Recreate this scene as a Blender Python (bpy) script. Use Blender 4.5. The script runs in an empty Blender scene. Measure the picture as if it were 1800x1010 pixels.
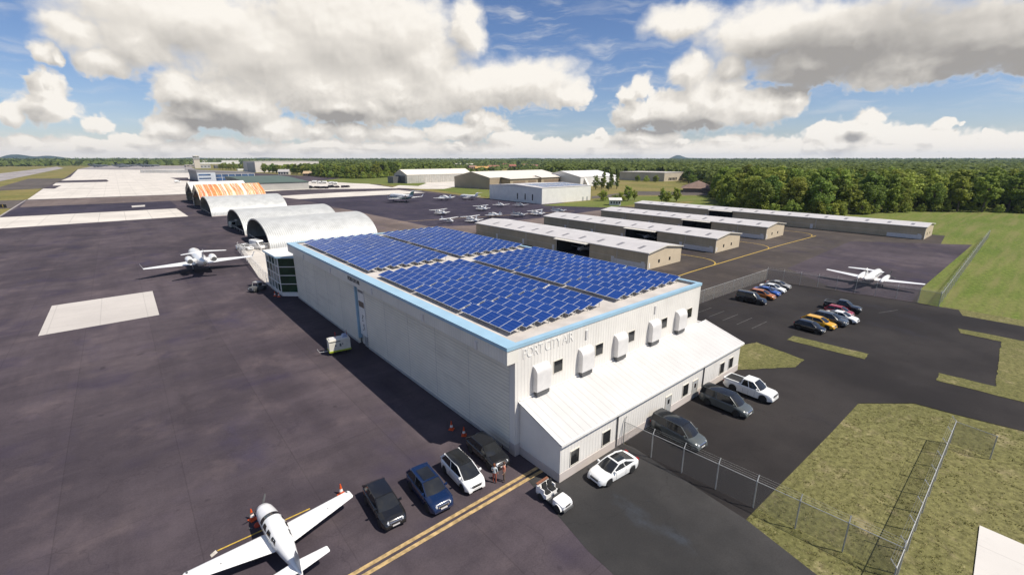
import bpy, bmesh, math, random
from mathutils import Vector, Matrix, Euler, noise as mnoise
R = math.radians
sc = bpy.context.scene
COL = sc.collection
random.seed(7)

# ---------------------------------------------------------------- mesh helpers
class MB:
    """Collects geometry for ONE mesh object; faces may use several material slots."""
    def __init__(s): s.v = []; s.f = []; s.m = []
    def add(s, vs, fs, mi=0):
        o = len(s.v); s.v += [tuple(v) for v in vs]
        for f in fs: s.f.append([i + o for i in f]); s.m.append(mi)
        return s
    def quad(s, a, b, c, d, mi=0): return s.add([a, b, c, d], [(0, 1, 2, 3)], mi)
    def box(s, x0, x1, y0, y1, z0, z1, mi=0, top=True):
        v = [(x0,y0,z0),(x1,y0,z0),(x1,y1,z0),(x0,y1,z0),(x0,y0,z1),(x1,y0,z1),(x1,y1,z1),(x0,y1,z1)]
        f = [(3,2,1,0),(0,1,5,4),(1,2,6,5),(2,3,7,6),(3,0,4,7)]
        if top: f.append((4,5,6,7))
        return s.add(v, f, mi)
    def prism(s, pts, axis, a, b, mi=0, caps=True):
        """pts: 2-D outline (counter-clockwise), extruded along axis from a to b."""
        def P(p, t):
            return {'x': (t, p[0], p[1]), 'y': (p[0], t, p[1]), 'z': (p[0], p[1], t)}[axis]
        n = len(pts); v = [P(p, a) for p in pts] + [P(p, b) for p in pts]
        f = [(i, (i+1) % n, n+(i+1) % n, n+i) for i in range(n)]
        if caps: f += [tuple(range(n-1, -1, -1)), tuple(range(n, 2*n))]
        return s.add(v, f, mi)
    def tube(s, pts, r, n=6, mi=0, caps=True):
        pts = [Vector(p) for p in pts]; rs = r if isinstance(r, (list, tuple)) else [r]*len(pts)
        vs = []; fs = []
        for i, p in enumerate(pts):
            d = (pts[min(i+1, len(pts)-1)] - pts[max(i-1, 0)]).normalized()
            a = d.cross(Vector((0,0,1)) if abs(d.z) < .9 else Vector((1,0,0))).normalized(); b = d.cross(a)
            for k in range(n):
                t = 2*math.pi*k/n; vs.append(p + (a*math.cos(t) + b*math.sin(t))*rs[i])
        for i in range(len(pts)-1):
            for k in range(n): fs.append((i*n+k, i*n+(k+1) % n, (i+1)*n+(k+1) % n, (i+1)*n+k))
        if caps: fs += [tuple(range(n-1, -1, -1)), tuple(range((len(pts)-1)*n, len(pts)*n))]
        return s.add(vs, fs, mi)
    def loft(s, rings, mi=0, caps=True, closed=True):
        n = len(rings[0]); vs = [p for r in rings for p in r]; fs = []
        for i in range(len(rings)-1):
            for k in range(n if closed else n-1):
                fs.append((i*n+k, i*n+(k+1) % n, (i+1)*n+(k+1) % n, (i+1)*n+k))
        if caps and closed: fs += [tuple(range(n-1, -1, -1)), tuple(range((len(rings)-1)*n, len(rings)*n))]
        return s.add(vs, fs, mi)
    def lathe(s, prof, c, axis='y', n=16, mi=0):
        """prof: (radius, offset along axis)."""
        rings = []
        for r, o in prof:
            ring = []
            for k in range(n):
                t = 2*math.pi*k/n; a, b = r*math.cos(t), r*math.sin(t)
                ring.append({'y': (c[0]+a, c[1]+o, c[2]+b), 'x': (c[0]+o, c[1]+a, c[2]+b), 'z': (c[0]+a, c[1]+b, c[2]+o)}[axis])
            rings.append(ring)
        return s.loft(rings, mi)
    def build(s, name, mats, parent=None, smooth=None, loc=None, rotz=0):
        me = bpy.data.meshes.new(name); me.from_pydata(s.v, [], s.f)
        mats = mats if isinstance(mats, (list, tuple)) else [mats]
        for m in mats: me.materials.append(m)
        if len(mats) > 1: me.polygons.foreach_set('material_index', s.m)
        bm = bmesh.new(); bm.from_mesh(me); bmesh.ops.recalc_face_normals(bm, faces=bm.faces); bm.to_mesh(me); bm.free()
        if smooth is not None:
            me.polygons.foreach_set('use_smooth', [True]*len(me.polygons)); me.set_sharp_from_angle(angle=R(smooth))
        me.update()
        o = bpy.data.objects.new(name, me); COL.objects.link(o)
        if parent: o.parent = parent
        if loc: o.location = loc
        o.rotation_euler[2] = rotz
        return o

def tag(o, label, cat, group=None, kind=None):
    o['label'] = label; o['category'] = cat
    if group: o['group'] = group
    if kind: o['kind'] = kind
    return o
def thing(name, label, cat, loc=(0,0,0), rotz=0., group=None):
    o = bpy.data.objects.new(name, None); COL.objects.link(o); o.empty_display_size = .3
    o.location = loc; o.rotation_euler[2] = rotz
    return tag(o, label, cat, group)
KIDS = {}
def kids(o):
    return [c for c in list(COL.objects) if c.parent == o]
def copy_tree(o, parent=None):
    if o not in KIDS: KIDS[o] = kids(o)
    c = o.copy(); COL.objects.link(c); c.parent = parent
    for ch in KIDS[o]: copy_tree(ch, c)
    return c
def dup(o, label, loc, rotz=0., group=None, scale=None):
    c = copy_tree(o); c.location = loc; c.rotation_euler[2] = rotz; c['label'] = label
    if group: c['group'] = group
    if scale: c.scale = (scale,)*3 if not isinstance(scale, tuple) else scale
    return c

# ---------------------------------------------------------------- materials
def newmat(name):
    m = bpy.data.materials.new(name); m.use_nodes = True
    nt = m.node_tree; b = nt.nodes['Principled BSDF']; return m, nt, b
def nd(nt, typ, **kw):
    n = nt.nodes.new(typ)
    for k, v in kw.items():
        if k[0] == 'i' and k[1:].isdigit(): n.inputs[int(k[1:])].default_value = v
        elif k in n.inputs.keys() if hasattr(n, 'inputs') else False: n.inputs[k].default_value = v
        else: setattr(n, k, v)
    return n
def mth(nt, op, a, b=None, c=None, clamp=False):
    n = nt.nodes.new('ShaderNodeMath'); n.operation = op; n.use_clamp = clamp
    for i, x in enumerate((a, b, c)):
        if x is None: continue
        if isinstance(x, (int, float)): n.inputs[i].default_value = x
        else: nt.links.new(x, n.inputs[i])
    return n.outputs[0]
def vmth(nt, op, a, b=None, c=None):
    n = nt.nodes.new('ShaderNodeVectorMath'); n.operation = op
    for i, x in enumerate((a, b, c)):
        if x is None: continue
        if isinstance(x, (tuple, list)): n.inputs[i].default_value = x
        else: nt.links.new(x, n.inputs[i])
    return n.outputs['Value'] if op in ('LENGTH', 'DOT_PRODUCT') else n.outputs[0]
def mixc(nt, fac, a, b, blend='MIX'):
    n = nt.nodes.new('ShaderNodeMix'); n.data_type = 'RGBA'; n.blend_type = blend; n.clamp_result = False
    for s, x in ((n.inputs[0], fac), (n.inputs[6], a), (n.inputs[7], b)):
        if isinstance(x, (int, float)): s.default_value = x
        elif isinstance(x, (tuple, list)): s.default_value = (*x[:3], 1)
        else: nt.links.new(x, s)
    return n.outputs[2]
def coords(nt, scale=(1,1,1), rot=(0,0,0), kind='Object'):
    tc = nt.nodes.new('ShaderNodeTexCoord'); mp = nt.nodes.new('ShaderNodeMapping')
    mp.inputs['Scale'].default_value = scale; mp.inputs['Rotation'].default_value = rot
    nt.links.new(tc.outputs[kind], mp.inputs[0]); return mp.outputs[0]
def noise(nt, vec, scale, detail=4, rough=.55, out=0):
    n = nt.nodes.new('ShaderNodeTexNoise'); n.inputs['Scale'].default_value = scale
    n.inputs['Detail'].default_value = detail; n.inputs['Roughness'].default_value = rough
    nt.links.new(vec, n.inputs['Vector']); return n.outputs[out]
def ss(nt, x, a, b, lo=0., hi=1.):
    n = nt.nodes.new('ShaderNodeMapRange'); n.interpolation_type = 'SMOOTHSTEP'
    nt.links.new(x, n.inputs[0])
    for i, v in enumerate((a, b, lo, hi)): n.inputs[i+1].default_value = v
    return n.outputs[0]
def bump(nt, b, h, strength=.3, dist=.02):
    n = nt.nodes.new('ShaderNodeBump'); n.inputs['Strength'].default_value = strength; n.inputs['Distance'].default_value = dist
    nt.links.new(h, n.inputs['Height']); nt.links.new(n.outputs[0], b.inputs['Normal'])
def scl(c, k): return tuple(x*k for x in c)

def plain(name, col, rough=.5, metal=0., var=.12, vs=1.5, spec=.5, coat=0.):
    m, nt, b = newmat(name); v = coords(nt)
    n = noise(nt, v, vs, 5)
    c = mixc(nt, ss(nt, n, .3, .7), scl(col, 1-var), scl(col, 1+var)); nt.links.new(c, b.inputs['Base Color'])
    b.inputs['Roughness'].default_value = rough; b.inputs['Metallic'].default_value = metal
    b.inputs['Specular IOR Level'].default_value = spec; b.inputs['Coat Weight'].default_value = coat
    return m
def ribbed(name, col, axis='x', freq=3.3, depth=.03, rough=.45, var=.08, dirt=.25, dirtcol=(.25,.2,.15), metal=0., dark=.8, strength=.6, thin=(.3,.42)):
    """Metal sheet with ribs across `axis`, plus vertical dirt runs."""
    m, nt, b = newmat(name); v = coords(nt)
    sep = nt.nodes.new('ShaderNodeSeparateXYZ'); nt.links.new(v, sep.inputs[0])
    t = mth(nt, 'MULTIPLY', sep.outputs['XYZ'.index(axis.upper())], freq)
    fr = mth(nt, 'FRACT', t); pp = mth(nt, 'ABSOLUTE', mth(nt, 'SUBTRACT', fr, .5))
    rib = ss(nt, pp, *thin)
    n = noise(nt, v, .35, 5); base = mixc(nt, ss(nt, n, .3, .7), scl(col, 1-var), scl(col, 1+var))
    base = mixc(nt, mth(nt, 'MULTIPLY', rib, 1-dark), base, scl(col, .55))
    st = noise(nt, coords(nt, (1.3, 1.3, .09) if axis in 'xy' else (.12, .12, 1.5)), 1.0, 6, .65)
    base = mixc(nt, mth(nt, 'MULTIPLY', ss(nt, st, .52, .78), dirt), base, dirtcol)
    nt.links.new(base, b.inputs['Base Color']); b.inputs['Roughness'].default_value = rough; b.inputs['Metallic'].default_value = metal
    bump(nt, b, rib, strength, depth)
    return m
def asphalt(name, c1, c2, patch=.03, c3=None, streak=True, rough=.85, fine=.12):
    m, nt, b = newmat(name); v = coords(nt)
    big = noise(nt, coords(nt, (1,1,1), (0,0,.4)), patch, 6, .6)
    c = mixc(nt, ss(nt, big, .36, .64), scl(c1, .86), scl(c2, 1.08))
    if c3:
        n2 = noise(nt, coords(nt, (1,.6,1), (0,0,1.1)), patch*3.1, 5, .6)
        c = mixc(nt, ss(nt, n2, .55, .75), c, c3)
    if streak:
        s1 = noise(nt, coords(nt, (.22, .025, 1), (0,0,.12)), 1.0, 6, .65); c = mixc(nt, ss(nt, s1, .42, .72, 0, .5), c, scl(c1, .62))
        s2 = noise(nt, coords(nt, (.015, .16, 1)), 1.0, 4, .6); c = mixc(nt, ss(nt, s2, .5, .8, 0, .4), c, scl(c2, 1.35))
        s3 = noise(nt, coords(nt, (.35, .9, 1), (0,0,.5)), .6, 7, .7); c = mixc(nt, ss(nt, s3, .42, .72, 0, .42), c, scl(c1, .62))
        s4 = noise(nt, v, .10, 3); c = mixc(nt, ss(nt, s4, .54, .74, 0, .6), c, (c1[0]*.62, c1[1]*.62, c1[2]*.95)); s5 = noise(nt, coords(nt, (1,1,1), (0,0,2.)), .16, 5, .6); c = mixc(nt, ss(nt, s5, .50, .76, 0, .55), c, (c2[0]*1.6, c2[1]*1.55, c2[2]*1.42))
    blot = noise(nt, v, .55, 6, .65); c = mixc(nt, ss(nt, blot, .35, .75, 0, .35), c, scl(c2, .7))
    f = noise(nt, v, 9, 3, .7); c = mixc(nt, 1.0, c, mixc(nt, ss(nt, f, .25, .75), (1-fine,)*3, (1+fine,)*3), 'MULTIPLY')
    cr = nt.nodes.new('ShaderNodeTexVoronoi'); cr.feature = 'DISTANCE_TO_EDGE'; cr.inputs['Scale'].default_value = .09
    wv = vmth(nt, 'ADD', v, vmth(nt, 'SCALE', noise(nt, v, .25, 4, .6, 1), None)); wv.node.inputs[1].links[0].from_node.inputs['Scale'].default_value = 5
    nt.links.new(wv, cr.inputs['Vector'])
    c = mixc(nt, ss(nt, cr.outputs['Distance'], .002, .006, .22, 0), c, scl(c1, .5))
    if streak:
        br = nt.nodes.new('ShaderNodeTexBrick'); br.offset = .37; br.inputs['Scale'].default_value = 1; br.inputs['Brick Width'].default_value = 38; br.inputs['Row Height'].default_value = 7.6; br.inputs['Mortar Size'].default_value = .05; br.inputs['Mortar Smooth'].default_value = .4
        br.inputs['Color1'].default_value = (.93,.93,.93,1); br.inputs['Color2'].default_value = (1.07,1.06,1.07,1); br.inputs['Mortar'].default_value = (.80,.80,.80,1)
        nt.links.new(coords(nt, (1,1,1), (0,0,R(90))), br.inputs['Vector']); c = mixc(nt, .8, c, br.outputs['Color'], 'MULTIPLY')
        os_ = noise(nt, v, .42, 2, .5); c = mixc(nt, ss(nt, os_, .70, .76, 0, .5), c, scl(c1, .45))
    nt.links.new(c, b.inputs['Base Color']); b.inputs['Roughness'].default_value = rough; b.inputs['Specular IOR Level'].default_value = .12
    bump(nt, b, f, .35, .01)
    return m
def concrete(name, c, slab=6., joint=.5, var=.12, rough=.8):
    m, nt, b = newmat(name); v = coords(nt)
    n = noise(nt, v, .06, 6, .6); n2 = noise(nt, v, .9, 6, .65)
    base = mixc(nt, ss(nt, n, .3, .7), scl(c, 1-var), scl(c, 1+var))
    base = mixc(nt, ss(nt, n2, .5, .8, 0, .25), base, scl(c, .6))
    br = nt.nodes.new('ShaderNodeTexBrick'); br.offset = 0; br.inputs['Scale'].default_value = 1/slab
    br.inputs['Brick Width'].default_value = 1; br.inputs['Row Height'].default_value = 1; br.inputs['Mortar Size'].default_value = .012; br.inputs['Mortar Smooth'].default_value = .3
    nt.links.new(v, br.inputs['Vector']); base = mixc(nt, mth(nt, 'MULTIPLY', br.outputs['Fac'], joint), base, scl(c, .35))
    nt.links.new(base, b.inputs['Base Color']); b.inputs['Roughness'].default_value = rough
    return m
def turf(name, g1, g2, dry, drylo=.52, mow=None, fine=2.2):
    m, nt, b = newmat(name); v = coords(nt)
    n1 = noise(nt, v, .035, 6, .6); n2 = noise(nt, v, .35, 7, .7); n3 = noise(nt, v, fine, 7, .75)
    c = mixc(nt, ss(nt, n1, .35, .65), g1, g2)
    c = mixc(nt, ss(nt, n2, drylo, drylo+.2, 0, .85), c, dry)
    c = mixc(nt, 1., c, mixc(nt, ss(nt, n3, .3, .7), (.6,)*3, (1.4, 1.4, 1.35)), 'MULTIPLY')
    n4 = noise(nt, v, fine*3.7, 4, .7); c = mixc(nt, ss(nt, n4, .58, .72, 0, .75), c, scl(dry, 1.5))
    c = mixc(nt, ss(nt, noise(nt, v, fine*.8, 3), .6, .72, 0, .2), c, scl(g1, .65))
    if mow:
        s = noise(nt, coords(nt, mow), 1, 5, .6); c = mixc(nt, ss(nt, s, .4, .7, 0, .6), c, dry)
    nt.links.new(c, b.inputs['Base Color']); b.inputs['Roughness'].default_value = .95; b.inputs['Specular IOR Level'].default_value = .1
    bump(nt, b, n3, .6, .12)
    return m
def foliage(name, c1, c2):
    m, nt, b = newmat(name)
    oi = nt.nodes.new('ShaderNodeObjectInfo'); g = nt.nodes.new('ShaderNodeNewGeometry')
    n = noise(nt, coords(nt), .55, 4, .6)
    f = mth(nt, 'ADD', mth(nt, 'MULTIPLY', oi.outputs['Random'], .5), mth(nt, 'MULTIPLY', g.outputs['Random Per Island'], .5))
    c = mixc(nt, f, c1, c2); c = mixc(nt, ss(nt, n, .35, .7, 0, .4), c, scl(c2, 1.35))
    hs = nt.nodes.new('ShaderNodeHueSaturation'); nt.links.new(c, hs.inputs['Color'])
    nt.links.new(mth(nt, 'MULTIPLY_ADD', oi.outputs['Random'], .045, .485), hs.inputs['Hue'])
    nt.links.new(mth(nt, 'MULTIPLY_ADD', mth(nt, 'FRACT', mth(nt, 'MULTIPLY', oi.outputs['Random'], 7.31)), .55, .75), hs.inputs['Value'])
    nt.links.new(hs.outputs[0], b.inputs['Base Color']); b.inputs['Roughness'].default_value = .7; b.inputs['Specular IOR Level'].default_value = .15
    tr = nt.nodes.new('ShaderNodeBsdfTranslucent'); nt.links.new(hs.outputs[0], tr.inputs[0])
    mx = nt.nodes.new('ShaderNodeMixShader'); mx.inputs[0].default_value = .4
    nt.links.new(b.outputs[0], mx.inputs[1]); nt.links.new(tr.outputs[0], mx.inputs[2])
    nt.links.new(mx.outputs[0], nt.nodes['Material Output'].inputs[0])
    return m
def paint(name, col, rough=.22, var=.04): return plain(name, col, rough, 0., var, .8, .5, .6)

MT = {}
MT['apron'] = asphalt('apron_asphalt', (.060,.049,.059), (.092,.074,.081), .035, (.054,.045,.070))
MT['apron_blue'] = asphalt('sealed_apron_asphalt', (.042,.036,.053), (.056,.048,.065), .03, (.068,.056,.066))
MT['lane'] = asphalt('taxilane_asphalt', (.145,.114,.104), (.18,.142,.126), .03)
MT['brown'] = asphalt('hangar_lane_asphalt', (.066,.055,.049), (.084,.070,.061), .03, (.060,.051,.050))
MT['lot'] = asphalt('car_park_asphalt', (.025,.0222,.0222), (.038,.0335,.032), .05, (.030,.028,.033), False)
MT['slate'] = asphalt('driveway_asphalt', (.038,.037,.037), (.058,.055,.054), .07, (.050,.057,.070), False)
MT['old'] = asphalt('old_taxiway_asphalt', (.105,.09,.078), (.13,.11,.095), .01)
MT['runway'] = asphalt('runway_surface', (.30,.27,.26), (.36,.33,.31), .01)
MT['white_conc'] = concrete('pale_concrete', (.60,.55,.485), 9., .5, .12)
MT['pad'] = concrete('pad_concrete', (.50,.46,.42), 6., .25, .07)
MT['kerbconc'] = concrete('corner_slab_concrete', (.62,.585,.54), 5., .2, .1)
MT['turf'] = turf('rough_turf', (.118,.116,.044), (.155,.145,.060), (.27,.225,.13))
MT['field'] = turf('mown_field', (.098,.135,.026), (.132,.158,.038), (.20,.175,.075), .6, (.03,.35,1), 1.2)
MT['farturf'] = turf('airfield_turf', (.13,.135,.04), (.19,.165,.055), (.25,.19,.08), .5, (.02,.01,1), .5)
MT['yellow'] = plain('yellow_line_paint', (.50,.33,.05), .7, 0, .3, 2.5)
MT['tan_line'] = plain('worn_tan_line_paint', (.42,.29,.13), .75, 0, .35, 2.2)
MT['white_line'] = plain('worn_white_line_paint', (.085,.078,.074), .8, 0, .45, 2.)
MT['pale_line'] = plain('pale_line_paint', (.5,.46,.4), .8, 0, .3, 2.)
MT['wall'] = ribbed('white_ribbed_cladding', (.74,.71,.66), 'x', 2.6, .03, .5, .05, .25, (.42,.37,.32), 0, .88)
MT['wall_y'] = ribbed('white_ribbed_side_cladding', (.74,.71,.64), 'y', 2.6, .03, .5, .05, .2, (.42,.37,.32), 0, .86)
MT['door_panel'] = ribbed('grey_hangar_door_sheet', (.76,.72,.62), 'z', 2.9, .03, .55, .05, .34, (.36,.32,.27), 0, .62)
MT['plinth'] = concrete('plinth_concrete', (.55,.49,.45), 9., .1, .1)
MT['blue_trim'] = plain('light_blue_trim', (.31,.48,.60), .4, 0, .05, .6)
MT['roof_mem'] = plain('roof_membrane', (.50,.46,.42), .8, 0, .12, .4)
MT['roof_white'] = ribbed('white_metal_roof', (.55,.535,.515), 'x', 1.25, .04, .5, .05, .15, (.38,.36,.33), 0, .72, .6, (.44,.475))
MT['roof_row'] = plain('pale_metal_roof', (.56,.53,.51), .45, 0, .06, .3)
MT['skylight'] = plain('grey_skylight', (.22,.205,.20), .35, 0, .1, .5)
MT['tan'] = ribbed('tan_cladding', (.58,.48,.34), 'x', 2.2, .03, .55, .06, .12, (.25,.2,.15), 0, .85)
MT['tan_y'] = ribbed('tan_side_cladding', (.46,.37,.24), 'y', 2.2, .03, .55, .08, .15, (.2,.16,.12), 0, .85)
MT['trim_pale'] = plain('pale_trim', (.62,.58,.5), .5, 0, .05)
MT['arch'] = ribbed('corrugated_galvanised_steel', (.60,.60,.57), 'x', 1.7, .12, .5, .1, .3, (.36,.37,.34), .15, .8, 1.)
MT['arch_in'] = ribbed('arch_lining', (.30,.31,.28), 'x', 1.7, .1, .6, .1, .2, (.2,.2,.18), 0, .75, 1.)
MT['dark_in'] = plain('dark_interior', (.05,.05,.048), .9, 0, .3)  # interior darkness is put into this near-black colour
MT['glass'] = plain('dark_window_glass', (.020,.021,.022), .08, 0, .2, .8, .6)
MT['glass_green'] = plain('green_curtain_glass', (.012,.045,.022), .12, 0, .3, .5, .5)
MT['glass_pale'] = plain('pale_curtain_glass', (.20,.24,.22), .15, 0, .3, .4, .5)
MT['glass_blue'] = plain('blue_curtain_glass', (.06,.11,.21), .1, 0, .35, .1, .6)
MT['white'] = plain('white_paint', (.78,.76,.72), .4, 0, .04)
MT['white_far'] = plain('pale_building_panels', (.66,.63,.58), .6, 0, .08, .05)
MT['grey'] = plain('grey_paint', (.38,.38,.37), .5, 0, .1)
MT['dgrey'] = plain('dark_grey_paint', (.10,.10,.10), .5, 0, .15)
MT['hood'] = plain('duct_sheet_metal', (.68,.66,.64), .35, .1, .05)
MT['alu'] = plain('bare_aluminium', (.62,.62,.62), .4, .5, .08)
MT['galv'] = plain('galvanised_tube', (.42,.42,.40), .5, .3, .12)
MT['black'] = plain('black_rubber', (.018,.018,.018), .7, 0, .2)
MT['rim'] = plain('alloy_rim', (.45,.45,.45), .3, .7, .1)
MT['chrome'] = plain('chrome_trim', (.75,.75,.75), .15, .9, .05)
MT['lamp'] = plain('headlamp_lens', (.70,.72,.74), .08, .1, .2, 6.)
MT['tail'] = plain('tail_lamp_lens', (.30,.01,.01), .15, 0, .2)
MT['cone'] = plain('orange_cone_plastic', (.65,.09,.015), .5, 0, .1)
MT['plane'] = plain('aircraft_white_gloss', (.82,.81,.79), .25, 0, .03, .5, .5, .4)
MT['plane_grey'] = plain('aircraft_grey', (.45,.46,.47), .3, .2, .08)
MT['teal'] = plain('aircraft_teal_livery', (.07,.22,.20), .3, 0, .1)
MT['mil'] = plain('military_grey_paint', (.09,.10,.11), .6, 0, .1)
MT['bark'] = plain('tree_bark', (.09,.07,.05), .9, 0, .35, 1.2)
MT['skin'] = plain('skin', (.50,.30,.21), .6, 0, .05)
MT['fol_a'] = foliage('broadleaf_foliage', (.15,.19,.030), (.27,.30,.060))
MT['fol_b'] = foliage('bright_foliage', (.19,.235,.038), (.32,.34,.075))
MT['fol_c'] = foliage('dark_foliage', (.085,.130,.025), (.19,.235,.050))
MT['red_leaf'] = foliage('red_foliage', (.28,.02,.015), (.42,.04,.03))
# ---------------------------------------------------------------- ground
def sheet(name, pts, z, mat, kind='structure', jit=0., step=1.2, lip=0.):
    """A flat area of ground; jit > 0 makes its outline ragged like a turf edge."""
    P = [Vector((p[0], p[1])) for p in pts]; out = []
    if jit:
        for i, a in enumerate(P):
            b = P[(i+1) % len(P)]; L = (b-a).length; n = max(1, min(160, int(L/step))); nrm = Vector(((b-a).y, -(b-a).x)).normalized()
            for k in range(n):
                q = a + (b-a)*k/n
                out.append(q + nrm*((mnoise.noise(Vector((q.x*.9, q.y*.9, z*50)))*.7 + mnoise.noise(Vector((q.x*3, q.y*3, 3.)))*.5)*jit if k else 0))
    else: out = P
    me = bpy.data.meshes.new(name); bm = bmesh.new()
    vs = [bm.verts.new((p.x, p.y, z)) for p in out]; f = bm.faces.new(vs)
    f.normal_update()
    if f.normal.z < 0: f.normal_flip()
    if lip:
        r = bmesh.ops.extrude_face_region(bm, geom=[f]); 
        for v in [g for g in r['geom'] if isinstance(g, bmesh.types.BMVert)]: v.co.z -= lip
    bmesh.ops.triangulate(bm, faces=bm.faces); 
    bm.to_mesh(me); bm.free(); me.materials.append(mat)
    o = bpy.data.objects.new(name, me); COL.objects.link(o); o['kind'] = kind
    return o
def line(name, pts, w, z, mat):
    """Painted line of width w along pts."""
    P = [Vector(p) for p in pts]; L = []; Rr = []
    for i, p in enumerate(P):
        d = (P[min(i+1, len(P)-1)] - P[max(i-1, 0)]).normalized(); n = Vector((-d.y, d.x))*w/2
        L.append(p+n); Rr.append(p-n)
    b = MB(); n = len(P)
    b.add([(*p, z) for p in L] + [(*p, z) for p in Rr], [(n+i, n+i+1, i+1, i) for i in range(n-1)])
    o = b.build(name, mat); o['kind'] = 'structure'; return o

B = 18000.
sheet('ground', [(-3400,-2400), (10400,-2400), (10400,10400), (-3400,10400)], -.10, MT['farturf'])
sheet('field_grass', [(108,-60), (700,-60), (700,140), (330,160), (212,130), (212,20), (108,9)], -.06, MT['field'])
sheet('grass_verge', [(104,9), (214,11), (214,30), (100,30)], -.018, MT['field'])
sheet('rough_grass', [(20,-60), (108,-60), (108,11.5), (60,19), (33,20), (22,-10)], -.06, MT['turf'])
# --- paved areas, lowest first
sheet('runway', [(-168.89, 526.19), (-152.43, 2293.09), (-112.54, 1897.10), (-103.15, 313.57)], -.05, MT['runway'])
sheet('taxiway', [(-123.77, 523.65), (-85.05, 645.32), (-90.24, 898.14), (-54.84, 880.56), (-51.57, 588.41), (-75.54, 568.42), (-113.83, 479.57)], -.04, MT['old'])
sheet('taxiway', [(-80.02, 420.74), (-58.40, 429.92), (-45.58, 427.29), (-44.42, 356.90), (-70.69, 368.08)], -.04, MT['old'])
sheet('apron', [(-42,-60), (21.6,-60), (21.6,23.8), (200,20), (212,22), (212,150), (186,250), (200,440), (250,520), (150,1525), (-74.5,1715), (-54,868), (-51.5,578), (-46.3,428), (-43.2,307)], -.02, MT['apron'])
sheet('kerb_strip', [(-42.6,100), (-43.2,307), (-46.3,428), (-47.0,428), (-44.0,307), (-43.4,100)], -.012, MT['runway'])
sheet('far_ramp', [(-74.50, 1715.74), (-52.33, 2557.58), (230.81, 2317.79), (161.93, 1468.02)], -.01, MT['runway'])
sheet('concrete_apron', [(-46.28, 427.88), (-51.12, 582.64), (-43.42, 576.13), (-42.90, 641.27), (-49.79, 647.11), (-51.83, 715.44), (-9.07, 713.69), (-7.68, 740.75), (-10.13, 795.18), (-52.12, 788.29), (-51.22, 945.50), (-72.50, 1666.57), (48.81, 1501.73), (146.82, 1418.73), (38.34, 421.45)], -.008, MT['white_conc'])
sheet('concrete_apron', [(57.65, 811.23), (77.83, 807.73), (66.38, 678.02), (59.40, 693.85)], -.002, MT['apron'])
line('expansion_joint', [(-50.23, 571.44), (-3.40, 542.23)], 1.2, -.002, MT['old'])
line('expansion_joint', [(-51.65, 699.27), (60.54, 637.08)], .8, -.002, MT['old'])
line('expansion_joint', [(-64.34, 1002.96), (89.59, 923.89)], 1.2, -.002, MT['old'])
sheet('sealed_apron', [(-49.72, 304.53), (-43.59, 310.21), (-42.79, 359.39), (-8.90, 362.85), (23.17, 366.28), (23.00, 315.83), (20.34, 302.06), (-41.61, 308.53)], -.014, MT['apron_blue'])
sheet('taxilane', [(-42.77, 363.33), (-45.84, 421.98), (38.63, 417.43), (36.19, 352.51), (23.41, 357.96), (-8.87, 360.49)], -.012, MT['lane'])
sheet('concrete_strip', [(-45.30, 255.15), (-52.15, 298.98), (-41.06, 303.90), (21.40, 300.02), (22.01, 254.65), (-36.69, 254.37)], -.008, MT['white_conc'])
sheet('concrete_pad', [(-12.86, 92.80), (-12.72, 111.48), (1.54, 111.77), (1.48, 93.01)], -.006, MT['pad'])
sheet('concrete_pad', [(3.72, 334.27), (9.82, 335.61), (9.30, 323.28), (3.66, 322.02)], -.006, MT['pad'])
sheet('utility_yard', [(23.5,147), (30,147), (30,100), (22.6,89), (20.2,91.3), (20.1,110)], -.006, MT['white_conc'])
# central light-aircraft apron and its surroundings
sheet('aircraft_apron', [(88.60, 319.33), (179.87, 317.28), (184.02, 238.52), (184.48, 187.69), (201.72, 168.72), (197.79, 151.77), (150.64, 145.72), (124.46, 146.96), (103.60, 146.58), (89.01, 154.82), (88.33, 244.48)], -.008, MT['apron_blue'])
sheet('taxilane', [(88.33, 244.48), (89.01, 154.82), (103.60, 146.58), (124.46, 146.96), (150.64, 145.72), (197.79, 151.77), (186,130), (122,100), (92,100), (75,130), (63,142), (63,275)], -.012, MT['lane'])
sheet('concrete_strip', [(81.74, 356.19), (133.16, 365.10), (180.43, 361.15), (181.81, 318.91), (88.60, 319.33)], -.004, MT['white_conc'])
sheet('car_park_concrete', [(85.16, 414.30), (119.23, 422.85), (190.93, 383.04), (204.50, 490.24), (163.92, 595.42)], -.004, MT['white_conc'])
sheet('concrete_apron', [(190.08, 394.83), (212.17, 425.25), (286.31, 482.11), (340.95, 465.58), (241.29, 329.73), (202.41, 362.65)], -.003, MT['white_conc'])
sheet('grass_verge', [(205.76, 339.70), (241.87, 368.45), (239.52, 311.10), (193.35, 248.69), (194.59, 274.42)], -.001, MT['field'], jit=1.)
sheet('grass_verge', [(184.78, 577.75), (298.21, 712.42), (306.99, 613.65), (256.41, 446.28), (222.32, 403.59), (195.06, 498.24)], -.001, MT['field'], jit=1.)
sheet('grass_verge', [(180.19, 186.96), (227.50, 190.49), (270.79, 196.08), (321.54, 159.89), (285.31, 141.53), (229.98, 158.20), (200.17, 153.62)], -.001, MT['field'], jit=1.)
sheet('grass_verge', [(293.80, 246.44), (468.51, 337.46), (518.58, 295.05), (428.71, 192.74), (296.32, 132.20), (273.84, 193.50), (230.77, 193.24)], -.012, MT['farturf'])
sheet('old_road', [(252.49, 211.58), (322.12, 222.47), (358.69, 174.09), (334.58, 155.85), (285.82, 197.15), (237.59, 199.00)], -.006, MT['old'])
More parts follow.
